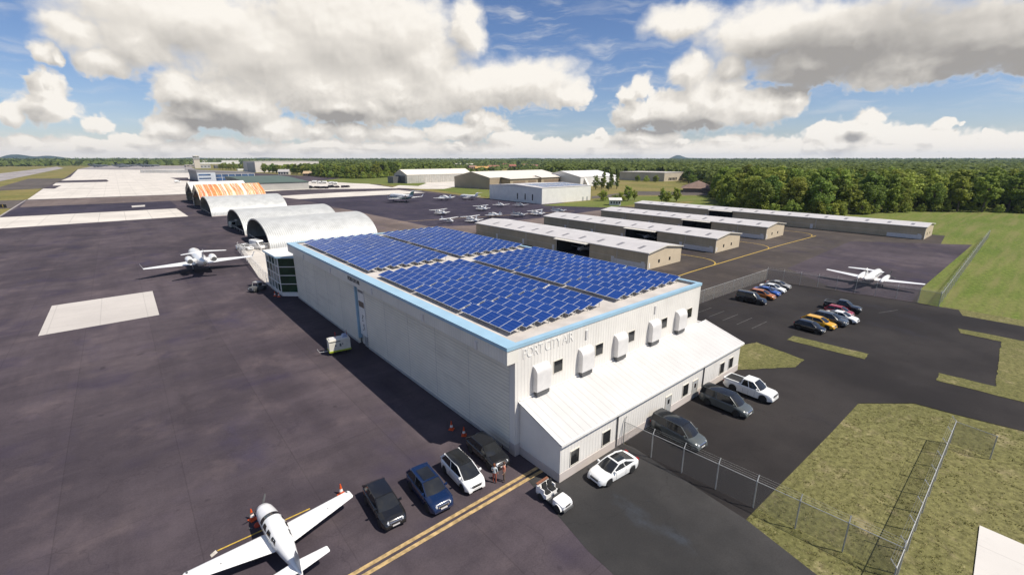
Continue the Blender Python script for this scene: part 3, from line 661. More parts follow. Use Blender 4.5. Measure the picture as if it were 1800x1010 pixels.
bsd = plain('tan_bay_siding', (.36,.29,.20), .6)
for q in ((14, 52, -11, -.05, 0, 8.4), (62, 97, -7, -.05, 0, 8.2)): b = MB(); b.box(*q); b.build('front_bay', bsd, t)
brf = plain('cream_bay_roofing', (.72,.66,.57), .5)
for d, z0, xa, xb in ((-12,8.5,13,53), (-8,8.3,61,98)): b = MB(); b.prism([(d,z0),(-.3,9.9),(-.3,10.2),(d,z0+.3)], 'x', xa, xb); b.build('bay_roof', brf, t)
bdp = plain('brown_door_panel', (.22,.16,.11), .6)
for q in ((18, 34, -11.12, -11.01, 0, 6.5), (38, 49, -11.12, -11.01, 2, 6.5), (66, 92, -7.12, -7.01, 1, 6.2)): b = MB(); b.box(*q); b.build('hangar_door', bdp, t)
a0 = (335.98, 296.04)
t = gabled('white_hangar', 'white gabled hangar with sloping buttresses beside dark green trees', 'hangar', (a0[0], a0[1]), 0., 56, 52, 8.6, 13.6, plain('white_hangar_siding', (.70,.68,.66), .5, 0, .05, .1), plain('white_hangar_roofing', (.74,.72,.69), .5, 0, .05))
for x in (6, 58):
    b = MB(); b.prism([(-6,0),(-.05,0),(-.05,8)], 'x', x*.84, x*.84+2.6); b.build('buttress', MT['white_far'], t)
b = MB(); b.box(30, 33, -.15, -.02, 4.2, 6.2); b.build('window', MT['glass'], t)
a0 = (488.40, 301.55); a1 = (494.79, 356.50)
t = thing('tan_warehouse', 'flat tan warehouse with a dark long side behind the trees', 'warehouse', (*a0, 0), side(*a0,*(532.72, 303.17)))
b = MB(); b.box(0, 44, 0, 62, 0, 9.6); b.build('wall', plain('warehouse_siding', (.46,.40,.31), .6, 0, .08, .1), t)
b = MB(); b.box(-.3, 44.3, -.3, 62.3, 9.6, 10.1); b.build('roof', MT['roof_mem'], t)
b = MB()
for k in range(6): b.quad((10+k*3.4,-.08,1),(12.4+k*3.4,-.08,1),(12.4+k*3.4,-.08,4),(10+k*3.4,-.08,4))
b.build('window', MT['glass'], t)
h0 = (346.73, 184.22)
t = thing('hip_roofed_house', 'low house under a broad brown hipped roof at the wood edge', 'house', (h0[0]+12, h0[1]+6, 0), .5)
b = MB(); b.box(-14, 14, -11, 11, 0, 3); b.build('wall', plain('brown_house_wall', (.22,.17,.13), .8), t)
b = MB(); b.add([(-15.5,-12.5,3),(15.5,-12.5,3),(15.5,12.5,3),(-15.5,12.5,3),(-3,0,8.4),(3,0,8.4)], [(0,1,5,4),(1,2,5),(2,3,4,5),(3,0,4),(0,3,2,1)]); b.build('roof', ribbed('brown_tiled_roof', (.20,.13,.10), 'x', .9, .1, .8, .15, .1), t)
b = MB(); wins(b, (-14,-11), (14,-11), 1, 2.3, 6, 1.6); b.build('window', MT['glass'], t)
# terminal and neighbours
t = thing('green_roofed_shed', 'broad shed with flat green roof and pale grey front by a car park', 'shed')
b = MB(); b.box(80, 126, 421, 520, 0, 6.2); b.build('wall', plain('shed_front', (.42,.40,.36), .6, 0, .06, .2), t)
b = MB(); b.prism([(420.5,6.2),(520,6.2),(520,9.2),(480,9.2),(420.5,6.6)], 'x', 79.6, 126.4); b.build('roof', plain('green_metal_roof', (.075,.115,.085), .5, 0, .1, .1), t)
b = MB(); b.box(78, 128, 418.8, 420.4, 0, .6); b.build('kerb', MT['trim_pale'], t)
t = thing('terminal_building', 'low terminal with a white end block and long strip of blue glass', 'terminal')
b = MB(); b.box(73.5, 134, 662, 740, 0, 8.2); b.build('wall', plain('terminal_wall', (.16,.17,.19), .6), t)
b = MB(); b.box(73, 91, 655, 661.9, 0, 9.6); b.build('end_block', plain('terminal_end_block', (.55,.58,.60), .5), t)
b = MB(); b.box(74, 86, 654.8, 654.99, 6.6, 8.2); b.box(74, 86, 654.8, 654.99, 2.6, 4.); b.build('window', MT['glass_blue'], t)
b = MB(); b.quad((91.2,661.8,0),(134,661.8,0),(134,661.8,7.6),(91.2,661.8,7.6)); b.build('glazing', MT['glass_blue'], t)
b = MB()
for k in range(7): b.box(91+k*7.1, 91.35+k*7.1, 661.55, 661.79, 0, 7.7)
b.box(91, 134, 661.5, 661.79, 3.6, 3.9); b.box(91, 134, 661.5, 661.79, 7.5, 7.8); b.build('mullions', MT['white'], t)
b = MB(); b.prism([(73,8.3),(134.5,8.3),(134.5,8.9),(73,12.2)], 'y', 662.2, 741); b.build('roof', plain('terminal_roof', (.20,.19,.19), .7), t)
t = thing('blast_fence', 'long low pale blast wall standing on the far white concrete', 'wall')
b = MB(); p, q = Vector((36.74, 1136.82)), Vector((108.59, 1075.97)); d = (q-p); n = 14
for k in range(n):
    a = p+d*(k/n); c = p+d*((k+.94)/n); b.prism([a, c, c+Vector((.4,1.2)), a+Vector((.4,1.2))], 'z', 0, 5.8)
b.build('wall_panel', plain('blast_wall_panel', (.50,.49,.47), .6, 0, .1, .05), t)
b = MB(); b.box(*sorted((p.x, q.x)), min(p.y,q.y)+80, min(p.y,q.y)+81, 0, 6); b.build('back_wall', MT['white_far'], t)
t = thing('control_tower', 'tall pale control tower rising above the horizon', 'tower', (182, 1602, 0))
b = MB(); b.prism([(-7,-7),(7,-7),(7,7),(-7,7)], 'z', 0, 26); b.build('shaft', plain('tower_shaft', (.52,.46,.38), .7), t)
b = MB(); b.prism([(-8.5,-8.5),(8.5,-8.5),(8.5,8.5),(-8.5,8.5)], 'z', 26, 29); b.build('gallery', MT['grey'], t)
b = MB(); b.loft([[(8*math.cos(k*math.pi/4)*s, 8*math.sin(k*math.pi/4)*s, z) for k in range(8)] for s, z in ((.85,29),(1.,33))]); b.build('cab', plain('tower_cab', (.25,.25,.22), .3), t)
b = MB(); b.box(-7,7,-7,7,33,34.6); b.tube([(0,0,34.6),(0,0,39)], .35); b.build('roof', MT['trim_pale'], t)
def slab(name, label, cat, p, q, h, depth, mat, wn=0, roof=None):
    p, q = Vector(p), Vector(q); d = q-p; a = math.atan2(d.y, d.x); L = d.length
    t = thing(name, label, cat, (p.x, p.y, 0), a)
    b = MB(); b.box(0, L, 0, depth, 0, h); b.build('wall', mat, t)
    b = MB(); b.box(-.4, L+.4, -.4, depth+.4, h, h+.7); b.build('roof', roof or MT['roof_mem'], t)
    if wn: b = MB(); wins(b, (0,0), (L,0), h*.45, h*.7, wn, L/wn*.5, .1); b.build('window', MT['glass'], t)
    return t
t = slab('big_white_hangar', 'huge pale flat roofed hangar partly hidden behind the left wood', 'hangar', (213.5, 1038.3), (336.7, 1038.3), 20.5, 110, plain('big_hangar_siding', (.62,.57,.52), .6, 0, .05, .02), 0, MT['white_far'])
b = MB(); b.box(-.5, -.05, 10, 70, 0, 18); b.build('hangar_door', plain('big_hangar_door', (.30,.30,.31), .5, 0, .2, .03), t)
slab('far_depot', 'cream flat depot on the horizon right behind the control tower', 'depot', (344.9, 3416.0), (440.4, 3416.0), 18, 120, MT['white_far'], 8)
slab('far_depot', 'cream flat depot on the horizon midway between tower and big hangar', 'depot', (498.8, 3285.7), (588.9, 3285.7), 18, 120, MT['white_far'], 0)
slab('long_shed', 'very long low white shed in front of the cream depots', 'shed', (290.4, 3108.2), (595.0, 3108.2), 7, 60, MT['white'], 0, MT['white'])
slab('ramp_office', 'low grey office with one dark window at the foot of the control tower', 'office', (187.5, 1597.8), (213.7, 1597.8), 9, 40, MT['grey'], 3)
slab('ramp_office', 'low brownish office left of the control tower foot', 'office', (179.5, 1856.8), (204.3, 1856.8), 7, 40, plain('brownish_office_wall', (.33,.28,.24), .7), 2)
slab('equipment_shed', 'small dark shed between the control tower and the low trees', 'shed', (219.7, 1570.5), (228.0, 1570.5), 8, 20, MT['dgrey'])
slab('ramp_shelter', 'thin white shelter roof left of the big pale hangar', 'shelter', (214.5, 1221.7), (231.7, 1221.7), 3.5, 10, MT['white'], 0, MT['white'])
def house(label, p, ang, L, Wd, e, r, wc, rc, chim=True):
    t = gabled('house', label, 'house', p, ang, L, Wd, e, r, plain('house_wall', wc, .8, 0, .06), plain('house_roof', rc, .8, 0, .12), over=.6); t['group'] = 'houses beyond the hangars'
    b = MB(); wins(b, (0,0), (L,0), 1., e-.6, 4, L/9, .08); b.build('window', MT['glass'], t)
    if chim: b = MB(); b.box(L*.6, L*.6+.9, Wd/2+.5, Wd/2+1.4, r-1, r+1.3); b.build('chimney', MT['plinth'], t)
    return t
house('pale house with white walls at the foot of the left wood', (208.22, 853.10), -.6, 17, 9, 4.5, 8.5, (.5,.47,.42), (.42,.40,.38))
house('tan roofed barn standing alone before the left wood', (221.96, 763.74), -.6, 13, 10, 3.5, 7, (.16,.12,.09), (.46,.33,.2))
house("cream house left in the village beyond the hangars", (951.54, 1445.05), -0.90, 20.0, 11.0, 6, 10, (0.6, 0.55, 0.46), (0.6, 0.55, 0.48))
house("white house in the village above the gambrel hangar ridge end", (943.74, 1364.73), -0.65, 25.0, 11.0, 6, 10, (0.7, 0.68, 0.62), (0.62, 0.58, 0.5))
house("yellow house beside a brown roof, right behind the gambrel hangar", (598.53, 829.20), -0.40, 30.0, 11.0, 6, 10, (0.55, 0.36, 0.12), (0.45, 0.26, 0.08))
house("brown roofed house just right of the gambrel hangar", (669.31, 951.05), -0.15, 20.0, 11.0, 6, 10, (0.28, 0.19, 0.13), (0.22, 0.13, 0.09))
house("white house with two bays high in the village", (1097.09, 1415.96), -0.90, 25.0, 11.0, 6, 10, (0.66, 0.62, 0.55), (0.55, 0.5, 0.45))
house("red brick house with dark red roof, highest in the village", (1084.73, 1332.25), -0.65, 30.0, 11.0, 6, 10, (0.32, 0.13, 0.09), (0.24, 0.08, 0.06))
house("red roofed house above the tan hangar's roof", (889.25, 1060.36), -0.40, 20.0, 11.0, 6, 10, (0.36, 0.2, 0.14), (0.3, 0.1, 0.07))
house("long red brick house right in the village", (982.33, 1107.23), -0.15, 25.0, 11.0, 6, 10, (0.34, 0.14, 0.1), (0.26, 0.1, 0.07))
house("reddish roofed house behind the tan hangar", (742.93, 975.97), -0.90, 30.0, 11.0, 6, 10, (0.4, 0.3, 0.2), (0.3, 0.14, 0.09))
house("small brick house furthest right in the village", (908.39, 987.19), -0.65, 20.0, 11.0, 6, 10, (0.33, 0.2, 0.15), (0.25, 0.12, 0.09))
house("grey roofed house among trees right of the tan warehouse", (698.70, 373.24), -0.40, 25.0, 11.0, 6, 10, (0.5, 0.44, 0.38), (0.2, 0.18, 0.17))
house("white house glimpsed between the trees of the right wood", (954.72, 437.85), -0.15, 30.0, 11.0, 6, 10, (0.72, 0.7, 0.66), (0.5, 0.48, 0.46))
house("cream house half hidden in the right wood", (1007.97, 365.45), -0.90, 20.0, 11.0, 6, 10, (0.7, 0.62, 0.5), (0.45, 0.4, 0.36))
house("low white terrace in the far wood", (1585.97, 1001.92), -0.65, 25.0, 11.0, 6, 10, (0.6, 0.55, 0.5), (0.4, 0.36, 0.33))
house('small white shed with a dark window by the hangar row lane', (209.55, 162.09), -.8, 6, 5, 2.8, 3.8, (.6,.6,.58), (.62,.6,.56), False)
# ---------------------------------------------------------------- vehicles
def lerp_tab(tab, x):
    if x <= tab[0][0]: return tab[0][1]
    for (a, u), (b, v) in zip(tab, tab[1:]):
        if x <= b: t = (x-a)/(b-a) if b > a else 0; return u+(v-u)*t
    return tab[-1][1]
def wheel(parent, x, y, r, w=.21, s=1):
    b = MB(); b.lathe([(r*.62,-w/2*s), (r*.9,-w/2*s), (r,-w*.3*s), (r,w*.3*s), (r*.9,w/2*s), (r*.62,w/2*s)], (0,0,0), 'y', 18)
    o = b.build('wheel', MT['black'], parent, smooth=40, loc=(x,y,r))
    d = MB(); d.lathe([(r*.62,w*.1*s), (r*.62,w*.46*s), (r*.52,w*.40*s), (r*.50,w*.2*s), (.02,w*.2*s)], (0,0,0), 'y', 18)
    for k in range(5):
        a = 2*math.pi*k/5; c, q = math.cos(a), math.sin(a); rr = r*.55; h = r*.085; y1 = w*.40*s
        d.add([(c*r*.1-q*h,y1,q*r*.1+c*h),(c*r*.1+q*h,y1,q*r*.1-c*h),(c*rr+q*h,y1,q*rr-c*h),(c*rr-q*h,y1,q*rr+c*h)], [(0,1,2,3)])
    d.build('rim', MT['rim'], o)
    return o
TYPES = {
 'sedan': dict(L=4.75, W=1.82, H=1.44, wb=(1.45,-1.32), r=.33, top=[(-2.38,.55),(-2.33,.92),(-2.1,1.0),(-1.5,1.0),(0.95,.97),(1.1,.96),(1.9,.83),(2.2,.72),(2.34,.58),(2.38,.42)], gh=(-1.72,1.12,-.78,.22)),
 'coupe': dict(L=4.6, W=1.83, H=1.38, wb=(1.42,-1.32), r=.34, top=[(-2.3,.5),(-2.26,.86),(-2.0,.96),(-1.5,.98),(.9,.94),(1.05,.93),(1.85,.80),(2.12,.70),(2.26,.55),(2.3,.42)], gh=(-1.85,1.1,-.7,.12)),
 'suv': dict(L=4.85, W=1.94, H=1.70, wb=(1.48,-1.38), r=.38, top=[(-2.43,.6),(-2.4,1.05),(-2.25,1.12),(1.0,1.08),(1.15,1.07),(2.0,.98),(2.28,.86),(2.40,.66),(2.43,.48)], gh=(-2.2,1.2,-1.65,.3)),
 'wagon': dict(L=4.7, W=1.86, H=1.50, wb=(1.45,-1.32), r=.34, top=[(-2.35,.6),(-2.31,.95),(-2.2,1.02),(1.0,.98),(1.1,.97),(1.9,.85),(2.2,.74),(2.32,.6),(2.35,.45)], gh=(-2.2,1.15,-1.5,.2)),
 'mpv': dict(L=4.5, W=1.86, H=1.66, wb=(1.42,-1.34), r=.34, top=[(-2.25,.6),(-2.22,1.02),(-2.1,1.08),(1.2,1.02),(1.45,1.0),(1.95,.84),(2.15,.70),(2.23,.56),(2.25,.42)], gh=(-2.08,1.5,-1.55,.45)),
 'minivan': dict(L=5.1, W=1.98, H=1.82, wb=(1.55,-1.5), r=.35, top=[(-2.55,.6),(-2.52,1.05),(-2.4,1.15),(1.25,1.06),(1.45,1.04),(2.15,.90),(2.42,.74),(2.53,.58),(2.55,.44)], gh=(-2.46,1.5,-2.3,.62)),
 'hatch': dict(L=4.1, W=1.76, H=1.48, wb=(1.3,-1.2), r=.32, top=[(-2.05,.55),(-2.02,.92),(-1.92,.98),(.9,.96),(1.0,.95),(1.65,.84),(1.9,.74),(2.03,.58),(2.05,.42)], gh=(-1.9,1.08,-1.35,.25)),
}
def car(name, label, cat, typ, pmat, loc, rotz, roofmat=None, group=None, sunroof=False, chrome=True, pickup=False, T=None, trimmat=None):
    T = T or TYPES[typ]; L, W, H, r = T['L'], T['W'], T['H'], T['r']; hw = W/2
    t = thing(name, label, cat, loc, rotz, group)
    fx, rx = T['wb']; Ra = r*1.13; sill = .24
    xs = set([-L/2+L*i/36 for i in range(37)])
    for c in (fx, rx): xs |= {c+Ra*math.cos(math.pi*k/10) for k in range(11)} | {c-Ra-.012, c+Ra+.012}
    xs = sorted(x for x in xs if -L/2 <= x <= L/2); rings = []
    for x in xs:
        u = abs(x)/(L/2); w = hw*(1-.22*max(0, (u-.72)/.28)**2.2); zt = lerp_tab(T['top'], x)
        zb = sill + (.14*((u-.8)/.2) if u > .8 else 0); zl = zb+.02
        for c in (fx, rx):
            if abs(x-c) < Ra: zl = max(zl, r+math.sqrt(max(0, Ra*Ra-(x-c)**2)))
        zl = min(zl, zt-.16); mid = max(zl+.05, zb+.48*(zt-zb)); mid = min(mid, zt-.1); sh = max(mid+.02, zt-.09)
        half = [(0,zb-.02), (w*.6,zb-.02), (w*.64,zl), (w*.975,zl), (w,mid), (w*.975,sh), (w*.90,zt-.02), (w*.62,zt+.02), (0,zt+.035)]
        rings.append([(x, y, z) for y, z in half] + [(x, -y, z) for y, z in half[-2:0:-1]])
    b = MB(); b.loft(rings); b.build('body', pmat, t, smooth=42)
    b = MB(); b.box(rx-.5, fx+.5, -hw*.62, hw*.62, .17, .5); b.box(fx-.5, fx+.5, -hw*.9, hw*.9, .45, .62); b.box(rx-.5, rx+.5, -hw*.9, hw*.9, .45, .62); b.build('underbody', MT['black'], t)
    # greenhouse
    rb, fb, rt, ft = T['gh']; zb_ = lambda x: lerp_tab(T['top'], x)+.0
    wbelt, wroof = hw*.90, hw*.70; zr = H-.05; N = 6
    def span(x, z, w, bow, n=N): return [(x + bow*(1-(2*k/n-1)**2), -w+2*w*k/n, z) for k in range(n+1)]
    b = MB(); b.loft([span(fb, zb_(fb)+.0, wbelt*.93, .16), span((fb+ft)/2+.03, (zb_(fb)+zr)/2+.03, (wbelt*.93+wroof)/2+.02, .12), span(ft, zr, wroof*.97, .07)], caps=False, closed=False)
    b.build('windshield', MT['glass'], t, smooth=60)
    b = MB(); b.loft([span(rb, zb_(rb)+.0, wbelt*.93, -.10), span(rt, zr, wroof*.97, -.05)], caps=False, closed=False); b.build('rear_window', MT['glass'], t, smooth=60)
    for s in (1, -1):
        b = MB(); n = 8; lo = []; hi = []
        for k in range(n+1):
            xb = rb+(fb-rb)*k/n; xt = rt+(ft-rt)*k/n; lo.append((xb, s*wbelt*(.93+.07*math.sin(math.pi*k/n)), zb_(xb)-.01)); hi.append((xt, s*wroof*(.97+.03*math.sin(math.pi*k/n)), zr))
        b.loft([lo, hi], caps=False, closed=False); b.build('side_window', MT['glass'], t, smooth=60)
    b = MB(); rows_ = []
    for k in range(7):
        x = rt-.06+(ft-rt+.12)*k/6; e = .02*math.sin(math.pi*k/6); rows_.append([(x, -wroof-.03, zr-.02), (x, -wroof-.015, zr+.02+e), (x, -wroof*.5, zr+.05+e), (x, 0, zr+.055+e), (x, wroof*.5, zr+.05+e), (x, wroof+.015, zr+.02+e), (x, wroof+.03, zr-.02)])
    b.loft(rows_, caps=True); b.build('roof', roofmat or pmat, t, smooth=40)
    if sunroof: b = MB(); xm = (rt+ft)/2; b.box(xm-.5, ft-.08, -wroof*.72, wroof*.72, zr+.04, zr+.085); b.build('sunroof', MT['glass'], t)
    b = MB()
    for s in (1, -1):
        b.tube([(fb+.01, s*wbelt*.94, zb_(fb)-.01), ((fb+ft)/2+.02, s*(wbelt*.94+wroof)/2*1.01, (zb_(fb)+zr)/2+.02), (ft, s*wroof, zr)], .045, 5)
        b.tube([(rb, s*wbelt*.94, zb_(rb)-.02), (rt, s*wroof, zr)], .085 if typ != 'minivan' else .06, 5)
        xm = (rb+fb)/2-.1; xt = (rt+ft)/2-.05; b.tube([(xm, s*wbelt*1.005, zb_(xm)-.02), (xt, s*wroof*1.01, zr)], .035, 4)
        b.tube([(rt, s*wroof*1.0, zr), (ft, s*wroof*1.0, zr)], .04, 5)
    b.build('window_frame', trimmat or pmat, t, smooth=50)
    zf = lerp_tab(T['top'], L/2-.12)
    for s in (1, -1):
        b = MB(); x0 = L/2-.20; y0, y1 = s*hw*.52, s*hw*.84; b.loft([[(x0-.22,y1*1.02,zf+.03),(x0-.02,y0,zf+.09),(x0-.02,y0,zf-.10),(x0-.22,y1*1.02,zf-.12)], [(x0-.05,y1*1.0,zf+.0),(x0+.16,y0,zf+.03),(x0+.18,y0,zf-.10),(x0-.03,y1*1.0,zf-.12)]]); b.build('headlight', MT['lamp'], t)
        b = MB(); x0 = -L/2; b.box(x0+.0, x0+.14, min(s*hw*.5,s*hw*.80), max(s*hw*.5,s*hw*.80), .74, .93); b.build('tail_light', MT['tail'], t)
        b = MB(); xm = fb-.28; ym = s*(wbelt+.10); b.loft([[(xm+.06,ym+dy,zb_(xm)+.10+dz) for dy, dz in ((-.1,-.06),(.1,-.05),(.1,.07),(-.1,.07))], [(xm-.06,ym+dy,zb_(xm)+.10+dz) for dy, dz in ((-.1,-.08),(.12,-.07),(.12,.08),(-.1,.08))]]); b.tube([(xm, s*wbelt*.95, zb_(xm)), (xm, ym, zb_(xm)+.06)], .03, 4); b.build('wing_mirror', pmat, t)
        for xh in ((fb+rb)/2+.15, rb+.75 if rb < -1 else rb+.4):
            pass
    g = MB(); g.box(L/2-.16, L/2-.02, -hw*.44, hw*.44, zf-.16, zf+.0); g.build('grille', MT['chrome'] if chrome else MT['dgrey'], t)
    g = MB(); g.box(L/2-.14, L/2-.008, -hw*.36, hw*.36, zf-.13, zf-.03); g.box(L/2-.2, L/2-.03, -hw*.6, hw*.6, .30, .40); g.build('air_intake', MT['black'], t)
    g = MB(); g.box(L/2-.05, L/2+.006, -.26, .26, zf-.30, zf-.20); g.build('licence_plate', MT['hood'], t)
    g = MB()
    for s in (1, -1):
        for xd in (fb-.45, (fb+rb)/2-.1, max(rx+Ra*.5, rb+.35)):
            g.box(xd-.006, xd+.006, min(s*hw*.972,s*hw*1.003), max(s*hw*.972,s*hw*1.003), .36 if abs(xd-rx) > Ra else .78, .86)
    g.build('door_seam', MT['black'], t)
    for x in (fx, rx):
        for s in (1, -1): wheel(t, x, s*(hw-.10), r, .22, s)
    return t
def pickup(label, pmat, loc, rotz, cap=None, rough=False):
    T = dict(L=5.35, W=1.96, H=1.84, wb=(1.72,-1.5), r=.40, top=[(-2.68,.6),(-2.66,1.12),(.9,1.14),(1.25,1.12),(2.3,1.05),(2.55,.92),(2.65,.72),(2.68,.5)], gh=(-.75,1.3,-.55,.5))
    t = car('pickup_truck', label, 'pickup', 'suv', pmat, loc, rotz, T=T, chrome=False)
    b = MB(); b.box(-2.56, -.82, -.79, .79, 1.10, 1.21); b.build('cargo_bed', MT['black'], t)
    b = MB(); b.box(-2.64, -.8, .78, .92, 1.1, 1.28); b.box(-2.64, -.8, -.92, -.78, 1.1, 1.28); b.box(-2.66, -2.56, -.78, .78, 1.1, 1.28); b.build('bed_rail', pmat, t)
    return t
P = {k: paint('paint_'+k, c) for k, c in dict(black=(.012,.012,.013), blue=(.006,.018,.062), white=(.80,.80,.78), grey=(.085,.095,.092), orange=(.40,.13,.02), bright_blue=(.03,.09,.33), silver=(.32,.31,.29), red=(.28,.015,.02), yellow=(.72,.38,.02), slate=(.06,.07,.08), sand=(.55,.52,.44)).items()}
DN = -math.pi/2  # facing -y
car('parked_suv', 'black car with chrome grille, nearest the small propeller aeroplane', 'car', 'wagon', P['black'], (10.88,27.5,0), DN-.07, chrome=True, sunroof=False)
car('parked_suv', 'dark blue estate car between the black and white cars', 'car', 'suv', P['blue'], (14.2,26.65,0), DN-.06, sunroof=True)
car('parked_mpv', 'white compact people carrier with black glass roof', 'car', 'mpv', P['white'], (17.3,26.7,0), DN-.05, roofmat=MT['glass'], chrome=False)
car('parked_suv', 'black car parked tight beside the hangar wall behind two people', 'car', 'wagon', P['black'], (20.5,27.55,0), DN-.05)
car('parked_sedan', 'white two door saloon parked beside the lean-to wall', 'car', 'coupe', P['white'], (27.1,19.05,0), math.pi-.08, sunroof=True, chrome=False)
car('parked_minivan', 'grey minivan just behind the chain link fence', 'car', 'minivan', P['grey'], (35.75,18.3,0), DN-.05, roofmat=MT['glass'])
car('parked_minivan', 'grey minivan between the white pickup and the other minivan', 'car', 'minivan', P['grey'], (44.45,17.95,0), DN-.02, roofmat=MT['glass'])
pickup('white pickup with an empty black bed at the lean-to wall', P['white'], (49.45,17.6,0), DN-.02)
car('parked_suv', 'long black boxy car leading the row by the fence corner', 'car', 'suv', P['black'], (84.3,32.2,0), DN+.06, T=dict(TYPES['suv'], L=5.1, H=1.85, gh=(-2.4,1.2,-2.2,.45)))
car('parked_car', 'orange brown car second in the row by the fence corner', 'car', 'wagon', P['orange'], (88.6,32.1,0), DN+.05, chrome=False)
car('parked_car', 'bright blue car beside the orange brown one', 'car', 'sedan', P['bright_blue'], (91.7,32.4,0), DN+.04, chrome=False)
car('parked_car', 'white saloon between the bright blue and silver cars', 'car', 'sedan', P['white'], (94.9,32.6,0), DN+.04, chrome=False)
car('parked_car', 'dark silver car last in the row by the fence corner', 'car', 'coupe', P['silver'], (98.6,32.9,0), DN+.04, chrome=False)
car('parked_car', 'black hatchback at the near end of the middle row', 'car', 'hatch', P['black'], (76.3,20.2,0), DN-.08)
car('parked_car', 'yellow car beside the black hatchback', 'car', 'wagon', P['yellow'], (79.5,20.0,0), DN-.05, chrome=False)
car('parked_suv', 'dark slate car with its tail towards the yellow one', 'car', 'suv', P['slate'], (82.4,19.3,0), DN-.05, chrome=False)
car('parked_car', 'white saloon with long bonnet beside the red car', 'car', 'sedan', P['white'], (85.4,18.6,0), DN-.04, chrome=False)
car('parked_car', 'dark red hatchback beside the black pickup', 'car', 'hatch', P['red'], (88.2,19.6,0), DN-.05, chrome=False)
pickup('matt black pickup at the far end of the middle row', P['black'], (91.4,20.0,0), DN+.08)
# white pickup and box van by the arched hangars
pickup('white pickup parked next to a white van near the arched hangars', P['white'], (24.6,147.5,0), DN+.5)
def box_van(label, loc, rotz, mat=None):
    mat = mat or P['white']; t = thing('van', label, 'van', loc, rotz)
    b = MB(); pr = [(-2.7,.35),(1.9,.35),(2.7,.45),(2.75,.95),(2.1,1.25),(1.35,2.2),(.9,2.5),(-2.6,2.6),(-2.72,2.3)]
    rings = []
    for y, k in ((-1.02,.97),(-.98,1.),(-.7,1.02),(.7,1.02),(.98,1.),(1.02,.97)): rings.append([(x, y, .35+(z-.35)*k) for x, z in pr])
    b.loft(rings); b.build('body', mat, t, smooth=30)
    b = MB(); b.quad((2.15,-.8,1.26),(2.15,.8,1.26),(1.42,.76,2.2),(1.42,-.76,2.2)); b.build('windshield', MT['glass'], t)
    for s in (1,-1): b = MB(); b.quad((.7,s*1.035,1.35),(1.9,s*1.035,1.35),(1.35,s*1.035,2.05),(.7,s*1.035,2.05)); b.build('side_window', MT['glass'], t)
    b = MB(); b.box(-2.74,-2.70,-.8,.8,1.4,2.1); b.build('rear_window', MT['glass'], t)
    for s in (1,-1): b = MB(); b.box(2.62,2.78,min(s*.55,s*.9),max(s*.55,s*.9),.78,.98); b.build('headlight', MT['lamp'], t)
    for x in (1.75,-1.7):
        for s in (1,-1): wheel(t, x, s*.92, .35, .24, s)
    return t
box_van('white high roofed van beside the white pickup near the arches', (28.0,146.8,0), DN+.35)
def truck(label, loc, rotz, cabm, boxm, L=8., h=3.2, group=None):
    t = thing('truck', label, 'truck', loc, rotz, group)
    b = MB(); b.prism([(L/2-2.1,.6),(L/2,.6),(L/2,1.5),(L/2-.25,2.6),(L/2-2.1,2.7)], 'y', -1.15, 1.15); b.build('cab', cabm, t)
    b = MB(); b.quad((L/2+.01,-1,1.55),(L/2+.01,1,1.55),(L/2-.22,1,2.5),(L/2-.22,-1,2.5)); b.build('windshield', MT['glass'], t)
    for s in (1,-1): b = MB(); b.quad((L/2-1.5,s*1.16,1.6),(L/2-.15,s*1.16,1.6),(L/2-.4,s*1.16,2.4),(L/2-1.5,s*1.16,2.4)); b.build('side_window', MT['glass'], t)
    b = MB(); b.prism([(-1.1,.95),(1.1,.95),(1.2,1.6),(1.1,h-.2),(.7,h),(-.7,h),(-1.1,h-.2),(-1.2,1.6)], 'x', -L/2, L/2-2.4); b.build('tank', boxm, t, smooth=35)
    b = MB(); b.box(-L/2, L/2-.2, -.5, .5, .6, .95); b.build('chassis', MT['dgrey'], t)
    for x in (L/2-1.2, -L/2+1.1, -L/2+2.3):
        for s in (1,-1): wheel(t, x, s*1.0, .48, .3, s)
    return t
truck('grey tanker truck half inside the mouth of the middle arched hangar', (33.2,199,0), math.pi+.25, plain('drab_cab', (.33,.33,.29), .5), plain('drab_tank', (.36,.36,.32), .45))
